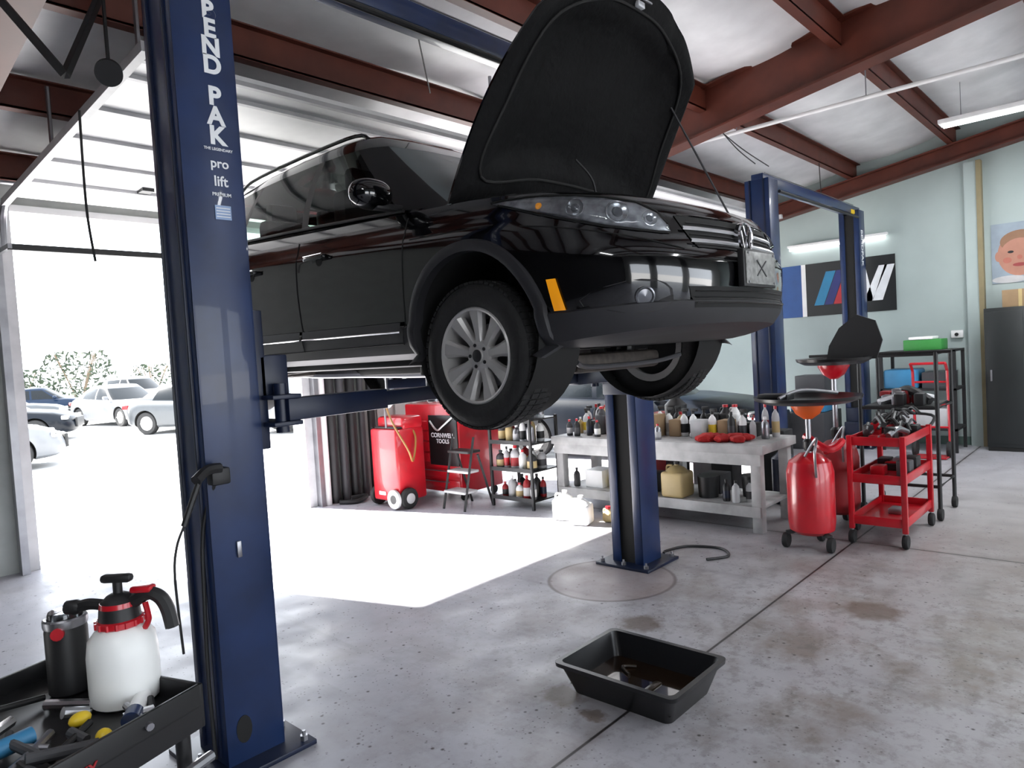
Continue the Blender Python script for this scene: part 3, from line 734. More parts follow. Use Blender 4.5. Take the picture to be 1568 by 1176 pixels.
b=Bd('boundary_wall'); b.box((-40,52,-.02),(120,52.3,2.3),WHITE)
for i in range(40): b.box((-40+i*4,51.9,0),(-39.7+i*4,52,2.5),GREYW)
b.done()
LEAF=mat('foliage',(.016,.03,.010),.8,0,.6,scale=3)
BARK=mat('bark',(.12,.09,.06),.9)
def shrub(name,loc,R,H,n=420):
    b=Bd(name); loc=Vector(loc)
    for k in range(7):
        a=random.random()*6.28; b.tube([loc,loc+Vector((math.cos(a)*R*.3,math.sin(a)*R*.3,H*.5)),loc+Vector((math.cos(a)*R*.6,math.sin(a)*R*.6,H*.95))],.03,BARK,seg=5)
    for k in range(n):
        a=random.random()*6.28; rr=R*random.random()**.5; z=H*(.12+.88*random.random()); lim=R*(1-.5*abs(z/H-.5)*1.4); rr=min(rr,lim)
        c=loc+Vector((math.cos(a)*rr,math.sin(a)*rr,z)); sz=random.uniform(.10,.22)
        d1_=Vector((random.gauss(0,1),random.gauss(0,1),random.gauss(0,1))).normalized(); d2_=d1_.orthogonal().normalized()
        b.add([c-d1_*sz,c+d2_*sz*.5,c+d1_*sz,c-d2_*sz*.5],[(0,1,2,3)],LEAF)
    b.done(fixn=False)
for (x,y,R,H,n) in ((5.0,46,1.5,3.6,620),(10.5,48,1.6,2.4,380),(13.6,48,2.2,3.4,560),(18,48.5,1.6,2.4,260),(25,48,2.2,2.4,260),(32,48,3,3,260)): shrub('shrub',(x,y,0),R,H,n)
b=Bd('light_pole'); b.cyl((3.9,40,0),(3.9,40,11),.09,STEEL); b.beam((3.9,40,10.9),(5.3,40,11),.1,.08,STEEL); b.box((5.0,39.8,10.9),(5.7,40.2,11.05),STEEL,.03); b.done()

# ------------------------------------------------------------------ drip tray
def tray(name,x0,x1,y0,y1,h,m,ins=.05,th=.008,z=0):
    b=Bd(name)
    def ring(a0,a1,b0,b1,zz,rad=.035):
        P=[]
        for cx,cy,st in ((a1-rad,b1-rad,0),(a0+rad,b1-rad,90),(a0+rad,b0+rad,180),(a1-rad,b0+rad,270)):
            for k in range(5): a=math.radians(st+k*22.5); P.append((cx+rad*math.cos(a),cy+rad*math.sin(a),zz))
        return P
    rs=[ring(x0+ins,x1-ins,y0+ins,y1-ins,z),ring(x0+.01,x1-.01,y0+.01,y1-.01,z+h-.03),ring(x0,x1,y0,y1,z+h-.02),ring(x0-.012,x1+.012,y0-.012,y1+.012,z+h-.02),ring(x0-.014,x1+.014,y0-.014,y1+.014,z+h),ring(x0+.012,x1-.012,y0+.012,y1-.012,z+h),ring(x0+.02,x1-.02,y0+.02,y1-.02,z+h-.03),ring(x0+ins+.01,x1-ins-.01,y0+ins+.01,y1-ins-.01,z+th)]
    V=[p for q in rs for p in q];n=20;F=[tuple(range(n))[::-1]]
    for j in range(len(rs)-1):
        for i in range(n): i2=(i+1)%n; F.append((j*n+i,j*n+i2,(j+1)*n+i2,(j+1)*n+i))
    F.append(tuple((len(rs)-1)*n+i for i in range(n)))
    b.add(V,F,m); return b
BLK=mat('glossy_black_pan',(.008,.008,.009),.32,0,.3)
b=tray('oil_drain_pan',2.62,3.12,1.57,2.22,.16,BLK,.055)
b.add([(2.665,1.615,.045),(3.075,1.615,.045),(3.075,2.175,.045),(2.665,2.175,.045)],[(0,1,2,3)],mat('used_oil',(.014,.007,.003),.08,0,.3,coat=1))
b.box((2.80,1.80,.03),(2.92,1.84,.055),mat('oily_part',(.03,.022,.015),.3),.008); b.tube([(2.9,1.98,.05),(2.95,2.05,.055),(3.0,2.0,.05)],.008,MATS['oily_part'])
b.done()

# ------------------------------------------------------------------ workbench
WOOD=mat('painted_bench_top',(.45,.45,.45),.6,0,.4,scale=4)
b=Bd('workbench'); bx0,bx1,by0,by1=5.85,6.62,2.5,4.85
b.box((bx0,by0,.70),(bx1,by1,.78),WOOD,.006)
for x in (bx0+.03,bx1-.12):
    for y in (by0+.04,(by0+by1)/2-.04,by1-.13): b.box((x,y,0),(x+.09,y+.09,.70),WOOD,.004)
b.box((bx0+.04,by0+.06,.2),(bx1-.04,by1-.06,.235),WOOD,.004); b.box((bx0+.02,by0+.05,.14),(bx0+.05,by1-.05,.235),WOOD); b.box((bx0+.01,by0+.03,.6),(bx0+.04,by1-.03,.70),WOOD)
b.done()
COLS=[WHITE,TRANSW,PLAST,PLAST,DGREY,DGREY,STEEL,GREYW,TAN,RED,REDD,BLUED,TRANSW,GREYW]
def bottle(b,x,y,z,r,h,m,cap):
    b.lathe([(r*.9,0),(r,.01),(r,h*.62),(r*.8,h*.74),(r*.32,h*.84),(r*.32,h*.9)],m,(x,y,z),seg=14); b.lathe([(r*.4,h*.88),(r*.4,h),(r*.3,h)],cap,(x,y,z),seg=10)
    b.lathe([(r*1.01,h*.15),(r*1.01,h*.5)],random.choice(COLS+[CYAN,YELLOW]),(x,y,z),seg=14,caps=False)
def spray(b,x,y,z,r,h,m):
    bottle(b,x,y,z,r,h*.85,m,PLAST); b.box((x-.012,y-.05,z+h*.83),(x+.012,y+.02,z+h*.93),PLAST,.004)
def jug(b,x,y,z,w,d,h,m,cap,rot=0):
    R=RZ(rot)
    b.box((x-w/2,y-d/2,z),(x+w/2,y+d/2,z+h*.72),m,.03,R,3)
    b.lathe([(min(w,d)*.48,0),(min(w,d)*.3,h*.12),(.022,h*.18),(.022,h*.22)],m,(x,y,z+h*.70),seg=16); b.lathe([(.027,0),(.027,.025)],cap,(x,y,z+h*.91),seg=12)
    k=R@Vector((0,d*.45,0)); b.tube([(x+k.x*.4,y+k.y*.4,z+h*.86),(x+k.x*.95,y+k.y*.95,z+h*.84),(x+k.x,y+k.y,z+h*.62)],.012,m)
b=Bd('bottles_and_supplies_on_bench'); 
for row,(xa,xb_) in enumerate(((6.38,6.52),(6.2,6.32))):
    y=2.62+row*.04
    while y<4.8:
        x=random.uniform(xa,xb_); k=random.random(); h=random.uniform(.16,.32)
        if k<.5: bottle(b,x,y,.78,random.uniform(.03,.045),h,random.choice(COLS),random.choice([PLAST,WHITE,RED]))
        elif k<.7: spray(b,x,y,.78,.04,.3,random.choice([WHITE,TRANSW,PLAST]))
        elif k<.85: jug(b,x,y,.78,.15,.11,.3,random.choice([PLAST,TRANSW,DGREY,TAN]),RED)
        else: b.box((x-.08,y-.06,.78),(x+.08,y+.06,.78+h*.7),random.choice([CARD,RED,PLAST,GREYW]),.006)
        y+=random.uniform(.08,.13)
y=3.6
while y<4.7:
    bottle(b,random.uniform(5.95,6.05),y,.78,.033,random.uniform(.15,.26),random.choice(COLS),RED); y+=random.uniform(.1,.2)
for k in range(16):
    cx,cy=random.uniform(5.95,6.15),random.uniform(2.72,3.15)
    t2=bmesh.new(); bmesh.ops.create_icosphere(t2,subdivisions=3,radius=random.uniform(.05,.09))
    for v in t2.verts:
        n_=math.sin(v.co.x*70+k)*math.cos(v.co.y*60+k*2)*.015; v.co+=v.co.normalized()*n_; v.co.z=max(v.co.z*.5,-.03)
    b.merge(t2,mat('red_rag',(.42,.01,.01),.85),Matrix.Translation((cx,cy,.811)))
b.done()
b=Bd('supplies_under_bench')
for (x,y,k) in ((6.0,3.42,'tan'),(6.05,2.72,'b'),(5.98,2.82,'b'),(6.0,2.92,'b'),(6.1,3.15,'p'),(6.15,3.8,'box'),(6.1,4.1,'y'),(6.1,4.4,'box2'),(5.98,4.62,'b'),(6.3,2.8,'p'),(6.35,4.2,'box'),(6.35,3.2,'box')):
    if k=='tan': jug(b,x,y,.236,.24,.24,.34,TAN,PLAST)
    elif k=='b': bottle(b,x,y,.236,.035,.2,random.choice([PLAST,WHITE,GREYW]),PLAST)
    elif k=='p': b.lathe([(.09,0),(.10,.2),(.09,.2)],PLAST,(x,y,.236))
    elif k=='y': b.box((x-.1,y-.1,.236),(x+.1,y+.1,.4),YELLOW,.02)
    else: b.box((x-.12,y-.11,.236),(x+.12,y+.11,.42),DGREY if k=='box' else WHITE,.005)
b.done()
b=Bd('plastic_jug'); jug(b,5.50,4.42,0,.2,.22,.30,TRANSW,WHITE,.3); b.done()
b=Bd('plastic_jug'); jug(b,5.42,4.16,0,.2,.2,.28,TRANSW,WHITE,.3); b.done()
b=Bd('plastic_jug'); jug(b,5.62,3.98,0,.12,.1,.14,TAN,RED,.3); b.done()
b=Bd('bottle_shelf_rack'); sx,sy=5.62,4.95
for x in (sx,sx+.45):
    for y in (sy,sy+.6): b.box((x-.014,y-.014,0),(x+.014,y+.014,1.0),PLAST)
for z in (.10,.42,.72,.98):
    b.box((sx-.015,sy-.015,z-.014),(sx+.465,sy+.615,z),PLAST); b.box((sx-.02,sy-.02,z-.014),(sx-.01,sy+.61,z+.03),PLAST)
    y=sy+.06
    while y<sy+.56:
        rr_=random.choice([.035,.045,.055]); h=random.uniform(.17,.27)
        bottle(b,sx+.08,y,z,rr_,h,random.choice(COLS),random.choice([WHITE,RED,PLAST])); bottle(b,sx+.27,y+.02,z,rr_,h*.95,random.choice(COLS),PLAST); y+=rr_*2+.02
b.done()
b=Bd('step_stool'); ox,oy=5.42,5.78
for dy in (-.17,.17):
    b.tube([(ox-.2,oy+dy,0),(ox-.05,oy+dy,.6),(ox,oy+dy,.8)],.014,PLAST,smooth=False); b.tube([(ox+.25,oy+dy,0),(ox+.05,oy+dy,.6)],.014,PLAST,smooth=False)
b.box((ox-.19,oy-.17,.18),(ox+.02,oy+.17,.21),GREYW,.01); b.box((ox-.12,oy-.17,.4),(ox+.06,oy+.17,.43),GREYW,.01); b.box((ox-.1,oy-.17,.62),(ox+.1,oy+.17,.65),PLAST,.01)
b.done()
b=Bd('red_fluid_exchanger'); ox,oy=4.98,6.62
b.box((ox-.06,oy-.26,.08),(ox+.36,oy+.22,.92),RED,.03); b.box((ox+.05,oy-.26,.90),(ox+.36,oy+.22,1.05),RED,.04)
b.box((ox-.02,oy-.24,.92),(ox+.30,oy+.18,.94),PLAST,.01)
for y in (oy-.30,oy+.26): b.lathe([(.02,0),(.11,.0),(.12,.015),(.12,.045),(.11,.06),(.02,.06)],RUBBER,(ox+.05,y-.03,.12),(0,1,0)); b.lathe([(.06,0),(.05,.075)],GREYW,(ox+.05,y-.035,.12),(0,1,0))
b.lathe([(.03,0),(.11,.0),(.11,.03),(.03,.03)],GREYW,(ox-.07,oy-.20,.12),(-1,0,0)); b.lathe([(.03,.031),(.05,.031),(.05,.035),(0,.035)],PLAST,(ox-.07,oy-.20,.12),(-1,0,0))
b.tube([(ox-.02,oy-.05,.93),(ox-.02,oy-.05,1.2),(ox+.03,oy-.05,1.28)],.012,STEEL); b.lathe([(.06,0),(.065,.02),(0,.025)],WHITE,(ox+.0,oy-.07,1.22),(-.6,-.8,0))
b.tube([(ox+.0,oy-.05,1.18),(ox-.1,oy-.28,1.0),(ox-.02,oy-.42,.7),(ox+.1,oy-.35,.55),(ox+.2,oy-.3,.8),(ox+.2,oy-.2,.95)],.012,mat('orange_hose',(.32,.16,.04),.5))
b.box((ox-.068,oy-.02,.15),(ox-.058,oy+.1,.19),WHITE)
b.done()
b=Bd('tool_cabinet'); b.box((5.55,5.98,.1),(6.25,6.95,1.15),RED,.02); b.box((5.535,6.0,.42),(5.552,6.5,1.02),BLK,.01)
for z in (.15,.28): b.box((5.535,6.0,z),(5.552,6.9,z+.1),RED,.008); b.tube([(5.53,6.2,z+.08),(5.51,6.2,z+.08),(5.51,6.7,z+.08),(5.53,6.7,z+.08)],.007,STEEL)
for z in (.45,.58,.71,.84): b.box((5.535,6.52,z),(5.552,6.9,z+.11),RED,.008)
b.tube([(5.53,6.06,1.0),(5.5,6.2,.9),(5.49,6.3,.85),(5.52,6.45,.95)],.012,mat('silver_hose',(.6,.62,.62),.3,.6))
Mt=Matrix.Translation((5.53,6.25,.78))@Matrix.Rotation(-math.pi/2,4,'Z')@Matrix.Rotation(math.pi/2,4,'X')
b.text('CORNWELL',.075,Mt,TXT); b.text('TOOLS',.07,Matrix.Translation((0,0,-.07))@Mt,TXT)
for x in (5.65,6.15):
    for y in (6.05,6.85): b.lathe([(.05,0),(.05,.03)],RUBBER,(x,y-.015,.05),(0,1,0))
b.done()
b=Bd('supplies_on_cabinet')
for i in range(9): bottle(b,random.uniform(5.65,6.1),6.05+i*.095,1.15,.035,random.uniform(.12,.22),random.choice(COLS),RED)
b.done()
b=Bd('wall_downpipes')
for x,m_,rr_ in ((4.68,WHITE,.05),(4.8,PLAST,.06),(4.95,DGREY,.05),(5.1,PLAST,.06),(5.25,DGREY,.04),(5.4,PLAST,.05)): b.cyl((x,YW-.1,0),(x,YW-.1,2.6),rr_,m_)
b.box((5.5,YW-.14,1.2),(5.85,YW-.04,1.75),DGREY,.01)
b.tube([(4.75,YW-.25,.03),(4.9,YW-.4,.03),(5.1,YW-.3,.05),(4.95,YW-.2,.04)],.03,PLAST)
b.done()
b=Bd('bins_and_drums_behind_bench')
for k in range(14):
    x=random.uniform(6.8,7.3); y=random.uniform(2.8,5.2); h=random.uniform(.5,1.15)
    if k%2: b.box((x-.12,y-.12,0),(x+.12,y+.12,h),random.choice([PLAST,DGREY,REDD,GREYW]),.01)
    else: b.lathe([(.1,0),(.12,.02),(.12,h-.1),(.05,h-.03),(.05,h)],random.choice([PLAST,DGREY,BLUED,TRANSW]),(x,y,0),seg=18)
b.done()

# ------------------------------------------------------------------ oil drain tanks with dish
def drain(name,x,y,tm,zdish,rdish,funnel):
    b=Bd(name)
    b.lathe([(.13,.12),(.17,.15),(.18,.22),(.18,.62),(.16,.70),(.08,.76),(.04,.77)],tm,(x,y,0))
    for a in (0,2.1,4.2):
        c=Vector((x+.2*math.cos(a),y+.2*math.sin(a),.06)); b.lathe([(.015,0),(.055,0),(.06,.01),(.06,.03),(.055,.04),(.015,.04)],RUBBER,c+Vector((0,-.02,0)),(0,1,0)); b.beam((x+.1*math.cos(a),y+.1*math.sin(a),.14),c+Vector((0,0,.06)),.03,.03,PLAST)
    b.cyl((x,y,.7),(x,y,zdish-.12),.022,STEEL); b.lathe([(.03,0),(.045,.03),(.045,.08),(.03,.1)],PLAST,(x,y,.78))
    b.lathe([(.035,-.14),(.09,-.1),(.13,-.03),(.13,0)],funnel,(x,y,zdish))
    b.lathe([(.05,-.02),(rdish*.8,-.01),(rdish,.02),(rdish+.01,.045),(rdish-.01,.045),(rdish*.8,.01),(.04,0)],BLK,(x,y,zdish),seg=48)
    b.tube([(x+.18,y,.5),(x+.28,y-.05,.4),(x+.26,y,.15)],.012,PLAST)
    b.tube([(x-.15,y-.1,.6),(x-.22,y-.12,.8),(x-.12,y-.1,.9),(x-.1,y,.75)],.01,STEEL)
    return b
b=drain('oil_drain_tank',5.72,2.06,RED,1.18,.40,ORANGE)
b.tube([(5.9,2.0,.75),(5.85,1.85,.85),(5.7,1.9,.8),(5.75,2.1,.9)],.03,RED); b.tube([(5.5,2.2,1.22),(5.7,2.1,1.27),(5.95,1.9,1.23)],.015,STEEL); b.box((5.55,2.15,1.2),(5.7,2.4,1.25),PLAST,.01); b.done()
b=drain('oil_drain_tank',6.5,2.1,REDD,1.45,.30,RED)
b.prism([(-.28,0),(.25,0),(.30,.2),(.22,.42),(.02,.5),(-.16,.36),(-.26,.16)],(6.7,2.0,1.47),(0,-.8,0),(.2,.0,.8),(.02,0,0),PLAST); b.done()
b=Bd('red_service_cart'); cx0,cx1,cy0,cy1=6.0,6.85,1.45,1.84
for x in (cx0,cx1):
    for y in (cy0,cy1): b.box((x-.02,y-.02,.12),(x+.02,y+.02,.88),RED,.004); b.lathe([(.012,0),(.05,0),(.055,.01),(.055,.03),(.05,.04),(.012,.04)],RUBBER,(x,y-.02,.055),(0,1,0)); b.cyl((x,y,.06),(x,y,.14),.012,STEEL)
for z in (.16,.5,.8):
    b.box((cx0,cy0,z),(cx1,cy1,z+.012),RED)
    for lo,hi in (((cx0-.01,cy0-.01,z),(cx1+.01,cy0+.005,z+.07)),((cx0-.01,cy1-.005,z),(cx1+.01,cy1+.01,z+.07)),((cx0-.01,cy0-.01,z),(cx0+.005,cy1+.01,z+.07)),((cx1-.005,cy0-.01,z),(cx1+.01,cy1+.01,z+.07))): b.box(lo,hi,RED,.003)
b.tube([(cx1,cy0,.85),(cx1+.12,cy0,.95),(cx1+.12,cy1,.95),(cx1,cy1,.85)],.013,PLAST)
b.done()
b=Bd('tools_on_cart')
for k in range(54):
    x,y=random.uniform(cx0+.1,cx1-.1),random.uniform(cy0+.06,cy1-.06); a=random.random()*3; l=random.uniform(.08,.2); z=.83+random.random()*.18
    dx,dy=math.cos(a)*l,math.sin(a)*l*.4
    if k%3: b.tube([(x-dx,y-dy,z),(x,y,z+.04),(x+dx,y+dy,z)],random.uniform(.008,.025),random.choice([PLAST,STEEL,PLAST,DGREY,PLAST]))
    else: b.box((x-.06,y-.04,.814),(x+.06,y+.04,.86+random.random()*.10),random.choice([PLAST,PLAST,RED,PLAST,DGREY]),.01)
for k in range(8):
    x,y=random.uniform(cx0+.1,cx1-.1),random.uniform(cy0+.06,cy1-.06); z=random.choice((.172,.512)); b.box((x-.07,y-.05,z),(x+.07,y+.05,z+random.uniform(.04,.14)),random.choice([PLAST,STEEL,DGREY,RED]),.01)
b.done()
b=Bd('parts_stand')
for (px,py) in ((7.05,1.42),(7.05,2.05),(7.65,1.42),(7.65,2.05)):
    b.cyl((px,py,.08),(px,py,1.5),.018,PLAST); b.lathe([(.012,0),(.05,0),(.055,.01),(.055,.03),(.05,.04)],RUBBER,(px,py-.02,.055),(0,1,0))
for z in (.3,1.0,1.48): b.tube([(7.05,1.42,z),(7.05,2.05,z),(7.65,2.05,z),(7.65,1.42,z)],.015,PLAST,smooth=False,closed=True)
b.cyl((7.05,1.30,1.5),(7.05,2.5,1.5),.014,PLAST); b.box((7.05,1.45,1.0),(7.65,2.02,1.02),PLAST); b.tube([(7.2,1.5,1.05),(7.3,1.7,1.15),(7.5,1.9,1.06)],.04,PLAST); b.tube([(7.1,1.9,1.05),(7.3,1.7,1.1),(7.4,1.5,1.06)],.03,STEEL)
for k in range(12):
    yy=random.uniform(1.5,2.0);xx=random.uniform(7.1,7.6); b.box((xx-.06,yy-.04,1.021),(xx+.06,yy+.04,1.05+random.random()*.12),random.choice([PLAST,DGREY,STEEL,REDD]),.008)
b.done()

# ------------------------------------------------------------------ right wall stuff
b=Bd('locker'); 
LK=mat('dark_locker',(.014,.017,.017),.4)
for i in range(4):
    y1=1.70-i*.46; b.box((XW-.5,y1-.45,.05),(XW-.01,y1,1.93),LK,.006); b.box((XW-.512,y1-.43,.1),(XW-.498,y1-.02,1.88),LK,.004); b.box((XW-.53,y1-.08,.95),(XW-.51,y1-.06,1.1),STEEL,.003)
b.box((XW-.5,-.14,0),(XW-.01,1.69,.05),DARK)
b.done()
b=Bd('cardboard_box'); b.box((XW-.42,1.1,1.931),(XW-.1,1.5,2.16),CARD,.005); b.box((XW-.425,1.28,1.931),(XW-.42,1.32,2.16),TAN); b.done()
b=Bd('wall_poster'); b.box((XW-.012,.80,2.27),(XW-.002,1.66,3.09),mat('poster_pale',(.28,.34,.40),.5),0)
SK=mat('poster_skin',(.42,.20,.14),.6); cy,cz=1.34,2.66
def disc(b,cy,cz,ry,rz,m,x,rot=0):
    P=[]
    for k in range(28):
        a=2*math.pi*k/28; yy=ry*math.cos(a);zz=rz*math.sin(a); P.append((x,cy+yy*math.cos(rot)-zz*math.sin(rot),cz+yy*math.sin(rot)+zz*math.cos(rot)))
    b.add(P,[tuple(range(28))],m,flat=True)
disc(b,cy,cz,.25,.30,SK,XW-.013); disc(b,cy+.24,cz-.02,.04,.07,SK,XW-.0132); disc(b,cy-.02,cz+.17,.24,.15,mat('poster_hair',(.26,.14,.08),.6),XW-.0134); disc(b,cy,cz-.0,.22,.21,SK,XW-.0136)
for s_ in (-1,1): disc(b,cy+s_*.1,cz+.03,.035,.018,PLAST,XW-.014); disc(b,cy+s_*.14,cz-.08,.05,.04,mat('poster_cheek',(.42,.14,.10),.6),XW-.0138)
disc(b,cy,cz-.05,.03,.03,mat('poster_cheek',(.42,.14,.10),.6),XW-.014); disc(b,cy,cz-.15,.08,.025,mat('poster_lip',(.3,.05,.05),.6),XW-.014); disc(b,cy+.12,cz-.34,.2,.05,GREYW,XW-.0141)
b.done(fixn=False)
b=Bd('wall_banner'); xb=XW-.012; bz0,bz1=2.02,2.87
BK=mat('banner_black',(.010,.012,.013),.5)
def bq(ya,yb_,m,sh=0,z0=bz0,z1=bz1,dx=0):
    b.add([(xb-dx,ya,z0),(xb-dx,yb_,z0),(xb-dx,yb_-sh,z1),(xb-dx,ya-sh,z1)],[(0,1,2,3)],m,flat=True)
bq(4.62,4.27,mat('banner_blue',(.012,.07,.25),.5)); bq(4.27,4.20,WHITE); bq(4.20,2.87,BK)
zz0,zz1=bz0+.17,bz1-.15
bq(4.08,3.93,mat('banner_light_blue',(.02,.22,.42),.5),.2,zz0,zz1,.002); bq(3.92,3.79,mat('banner_navy',(.02,.03,.17),.5),.2,zz0,zz1,.002); bq(3.78,3.65,mat('banner_red',(.45,.02,.03),.5),.2,zz0,zz1,.002)
def strip(p,q,w):
    b.add([(xb-.003,p[0],p[1]),(xb-.003,p[0]-w,p[1]),(xb-.003,q[0]-w,q[1]),(xb-.003,q[0],q[1])],[(0,1,2,3)],TXT,flat=True)
strip((3.62,zz0),(3.43,zz1),.15); strip((3.43,zz1),(3.33,zz0),.14); strip((3.33,zz0),(3.10,zz1),.12); strip((3.20,zz0),(3.02,zz1),.14)
b.done(fixn=False)
b=Bd('wall_outlet_box'); b.box((XW-.05,2.02,1.55),(XW-.001,2.17,1.66),WHITE,.01); b.cyl((XW-.06,2.1,1.6),(XW-.05,2.1,1.6),.025,PLAST); b.done()
TUBE=mat('lit_tube',(1,1,1),.5,emit=6,noise=0)
b=Bd('tube_light'); b.box((XW-.1,2.95,3.16),(XW-.02,4.45,3.20),WHITE,.005); b.cyl((XW-.07,2.98,3.13),(XW-.07,4.42,3.13),.02,TUBE); b.done()
def ceil_light(x,y,z,l=1.3):
    b=Bd('ceiling_light'); b.box((x-.12,y-l/2,z),(x+.12,y+l/2,z+.05),WHITE,.005)
    for dx in (-.05,.05): b.cyl((x+dx,y-l/2+.03,z-.012),(x+dx,y+l/2-.03,z-.012),.014,TUBE)
    for yy in (y-l/3,y+l/3): b.cyl((x,yy,z+.05),(x,yy,roofz(yy)-.05),.004,STEEL,seg=5)
    b.done()
    ld=bpy.data.lights.new('ceiling_lamp','AREA'); ld.shape='RECTANGLE'; ld.size=.25; ld.size_y=l; ld.energy=75; ld.color=(.95,.98,1)
    lo=bpy.data.objects.new('ceiling_lamp',ld); scene.collection.objects.link(lo); lo.location=(x,y,z-.05)
ceil_light(7.75,-.25,3.8,1.0)
for p in ((4.2,-2.2,4.4),(8.5,-2.6,4.4),(-1.5,-1,4.3),(9.8,1.2,4.1)): ceil_light(*p)
b=Bd('hand_truck'); hx=10.6
for y in (2.0,2.4): b.tube([(hx,y,.12),(hx-.05,y,1.15),(hx-.15,y,1.25)],.018,RED,smooth=False); b.lathe([(.02,0),(.1,0),(.11,.02),(.1,.05),(.02,.05)],RUBBER,(hx,y-.02,.11),(0,1,0))
for z in (.4,.7,1.0): b.cyl((hx-.03,2.0,z),(hx-.03,2.4,z),.014,RED)
b.cyl((hx-.15,2.0,1.25),(hx-.15,2.4,1.25),.018,RED); b.box((hx-.25,2.0,.01),(hx+.05,2.4,.025),RED); b.done()
b=Bd('storage_rack')
for x in (11.0,11.6):
    for y in (2.0,2.9): b.box((x-.02,y-.02,0),(x+.02,y+.02,1.4),PLAST)
for z in (.3,.85,1.38): b.box((10.98,1.98,z),(11.62,2.92,z+.03),PLAST)
b.box((11.05,2.15,1.41),(11.45,2.62,1.56),mat('green_crate',(.04,.25,.05),.5),.01); b.box((11.04,2.25,1.56),(11.4,2.55,1.60),WHITE,.01)
b.box((11.0,2.45,.88),(11.5,2.88,1.15),CYAN,.03); b.box((11.05,2.05,.88),(11.5,2.4,1.1),DGREY); b.box((11.05,2.1,.33),(11.5,2.8,.6),GREYW,.02)
b.done()
b=Bd('storage_tote'); b.box((10.7,3.62,.0),(11.5,4.2,.55),DGREY,.01); b.box((10.8,3.64,.55),(11.4,4.15,.8),CYAN,.03); b.box((10.9,3.66,.8),(11.3,4.1,1.1),DGREY,.01); b.done()

# ------------------------------------------------------------------ foreground tool cart
cart=Matrix.Translation((.640,1.595,0))@Matrix.Rotation(math.radians(180+19),4,'Z')
BT=mat('cart_black',(.010,.010,.011),.4)
zf=.96
b=Bd('tool_cart'); b.M=cart
W_,D_=.75,.52
b.box((0,-D_,zf-.015),(W_,0,zf-.001),BT,.004)
for lo,hi in (((-.01,-.012,.9),(W_+.01,.0,1.0)),((-.01,-D_,.9),(W_+.01,-D_+.012,1.0)),((-.01,-D_,.9),(.004,0,1.0)),((W_,-D_,.9),(W_+.01,0,1.0))): b.box(lo,hi,BT,.004)
for x in (.03,W_-.03):
    for y in (-.03,-D_+.03): b.cyl((x,y,.1),(x,y,.93),.016,BT); b.lathe([(.012,0),(.045,0),(.05,.01),(.05,.03),(.045,.04)],RUBBER,(x,y-.02,.05),(0,1,0)); b.cyl((x,y,.04),(x,y,.12),.01,STEEL)
b.box((0,-D_,.25),(W_,0,.27),BT,.004)
b.tube([(.0,.02,.84),(.3,.03,.84),(W_,.03,.84)],.012,STEEL,smooth=False)
b.text('KORKY',.03,Matrix.Translation((.30,.002,.955))@Matrix.Rotation(math.pi,4,'Z')@Matrix.Rotation(math.pi/2,4,'X'),REDD)
b.done()
b=Bd('pump_sprayer'); x,y=.540,1.755
b.M=Matrix.Translation((x,y,zf))@Matrix.Rotation(math.radians(-50),4,'Z')@Matrix.Diagonal((1.12,1.12,1.10,1))
b.lathe([(.055,0),(.063,.006),(.066,.03),(.066,.105),(.062,.135),(.047,.155),(.036,.162),(.036,.17)],TRANSW)
b.lathe([(.040,.158),(.045,.162),(.045,.172),(.040,.175)],RED); b.lathe([(.040,.173),(.037,.200)],PLAST); b.lathe([(.037,.200),(.035,.210)],RED); b.lathe([(.034,.210),(.022,.222),(.012,.227)],PLAST)
for k in range(16):
    a=k*math.pi/8; b.cyl((.045*math.cos(a),.045*math.sin(a),.161),(.045*math.cos(a),.045*math.sin(a),.173),.003,RED,seg=5)
b.cyl((0,0,.215),(0,0,.252),.009,PLAST); b.box((-.032,-.012,.248),(.032,.012,.266),PLAST,.008)
b.tube([(.02,0,.2),(.06,0,.222),(.085,0,.215),(.10,0,.19),(.108,0,.15)],.014,PLAST); b.box((.03,-.014,.226),(.075,.014,.240),RED,.006)
b.tube([(-.02,0,.2),(-.06,0,.205),(-.085,0,.20)],.012,PLAST); b.lathe([(.012,0),(.016,.01),(.014,.03),(.006,.035)],PLAST,(-.08,0,.2),(-1,0,0),12)
b.tube([(.055,0,.205),(.06,0,.17),(.05,0,.15)],.006,RED)
b.done()
ib=(.472,1.918,zf+.001)
b=Bd('insulated_bottle'); b.lathe([(.04,0),(.045,.006),(.045,.15),(.043,.16)],PLAST,ib); b.lathe([(.046,.16),(.047,.165),(.047,.178),(.044,.182),(.038,.18),(.036,.165)],STEEL,ib); b.lathe([(.036,.16),(.036,.19),(.034,.195),(0,.196)],CLEAR,ib)
b.lathe([(.014,0),(.014,.012)],RED,(ib[0]-.025,ib[1]-.036,zf+.155),(-.4,-.8,.1),12); b.done()
b=Bd('small_tools_on_cart'); b.M=cart; z=zf
b.lathe([(.02,.0),(.05,.008),(.065,.025),(.068,.03),(.062,.027),(.045,.013),(0,.008)],CHROME,(.34,-.26,z+.02)); b.lathe([(.03,0),(.03,.022)],PLAST,(.34,-.26,z))
b.cyl((.25,-.19,z+.025),(.34,-.20,z+.025),.018,CYAN); b.cyl((.05,-.12,z+.020),(.11,-.07,z+.020),.018,WHITE); b.cyl((.11,-.07,z+.020),(.14,-.045,z+.020),.019,BLUE)
b.tube([(.22,-.18,z+.015),(.35,-.10,z+.02),(.5,-.06,z+.02)],.009,STEEL); b.tube([(.26,-.24,z+.05),(.36,-.18,z+.06),(.45,-.15,z+.04)],.012,CHROME)
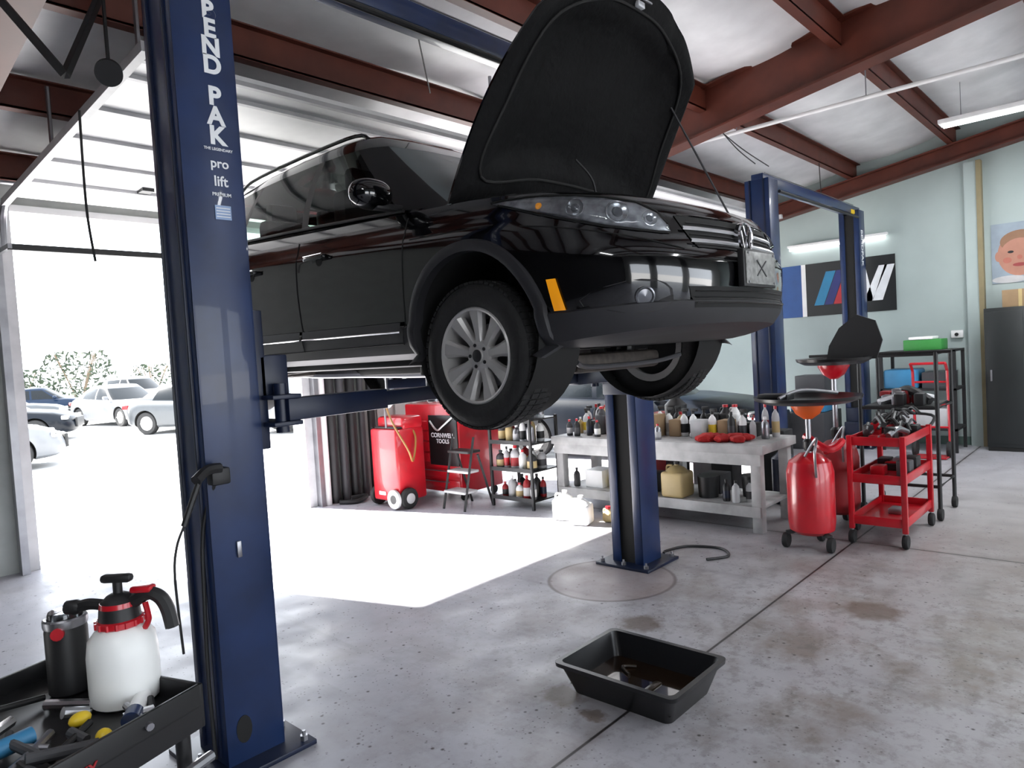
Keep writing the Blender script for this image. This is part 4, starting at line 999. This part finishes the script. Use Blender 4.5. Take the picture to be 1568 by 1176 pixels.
b.sphere((.20,-.045,z+.02),.016,YELLOW); b.sphere((.17,-.16,z+.022),.018,YELLOW,(1.3,1,.8)); b.box((.13,-.05,z),(.18,-.02,z+.022),YELLOW,.01)
b.box((.37,-.12,z),(.46,-.04,z+.05),GREEN,.02); b.sphere((.42,-.14,z+.04),.035,GREEN,(1.2,1,.9)); 
for k in range(24):
    xx,yy=random.uniform(.06,.5),random.uniform(-.4,-.04); a=random.random()*3; l=random.uniform(.02,.06)
    b.cyl((xx-math.cos(a)*l,yy-math.sin(a)*l,z+.014+random.random()*.02),(xx+math.cos(a)*l,yy+math.sin(a)*l,z+.014),random.uniform(.006,.013),random.choice([PLAST,STEEL,PLAST,DGREY,PLAST,DGREY,CHROME]),seg=10)
b.tube([(.30,-.40,z+.03),(.42,-.42,z+.06),(.55,-.38,z+.14),(.65,-.3,z+.06)],.02,PLAST)
b.tube([(.36,-.42,z+.03),(.46,-.43,z+.05),(.6,-.40,z+.09)],.025,REDD)
b.done()
b=Bd('work_light'); b.tube([(.05,2.15,.965),(.02,2.2,1.1),(.16,2.08,1.02)],.012,PLAST); b.beam((.20,2.02,1.0),(.06,2.25,1.14),.03,.02,TUBE); b.beam((.20,2.03,.99),(.06,2.26,1.13),.04,.02,STEEL); b.done()
b=Bd('roof_brace')
for p,q in (((0.9,4.6,4.0),(1.25,4.2,3.3)),((1.6,4.6,4.0),(1.25,4.2,3.3)),((.6,4.2,4.1),(1.5,4.2,4.1))): b.beam(p,q,.03,.04,PLAST)
b.done()
b=Bd('flood_light'); c=Vector((1.50,4.3,3.42)); b.sphere(c,.05,PLAST); b.lathe([(.03,0),(.07,.05),(.07,.1)],PLAST,c,(-.3,-.8,-.5)); b.cyl(c,c+Vector((0,0,.55)),.01,PLAST); b.done()
b=Bd('ceiling_cables')
for p,q in (((2.0,2.5,4.3),(4.0,4.4,3.9)),((5.0,3.38,4.1),(5.6,3.3,3.6)),((7.0,3.4,4.0),(8.0,3.2,3.65)),((7.0,3.3,3.9),(7.75,3.25,3.65)),((10.2,3.38,4.1),(10.3,3.4,3.65))): b.tube([p,Vector(p).lerp(Vector(q),.5)-Vector((0,0,.03)),q],.006,PLAST,seg=5)
b.tube([(1.55,5.0,3.4),(1.55,5.02,2.8),(1.57,5.0,2.45)],.008,PLAST,seg=6)
b.done()

# ------------------------------------------------------------------ light
w=bpy.data.worlds.new('world'); scene.world=w; w.use_nodes=True; nt=w.node_tree; bg=nt.nodes['Background']
bg.inputs[0].default_value=(.86,.92,1,1); bg.inputs[1].default_value=6.3
sd=bpy.data.lights.new('sun','SUN'); so=bpy.data.objects.new('sun',sd); scene.collection.objects.link(so)
hdir=Vector((.335,-1,0)).normalized(); dirv=hdir*math.cos(math.radians(37.7))+Vector((0,0,-math.sin(math.radians(37.7)))); so.rotation_euler=(-dirv).to_track_quat('Z','Y').to_euler(); sd.energy=62; sd.angle=math.radians(.8); sd.color=(1,.96,.9)
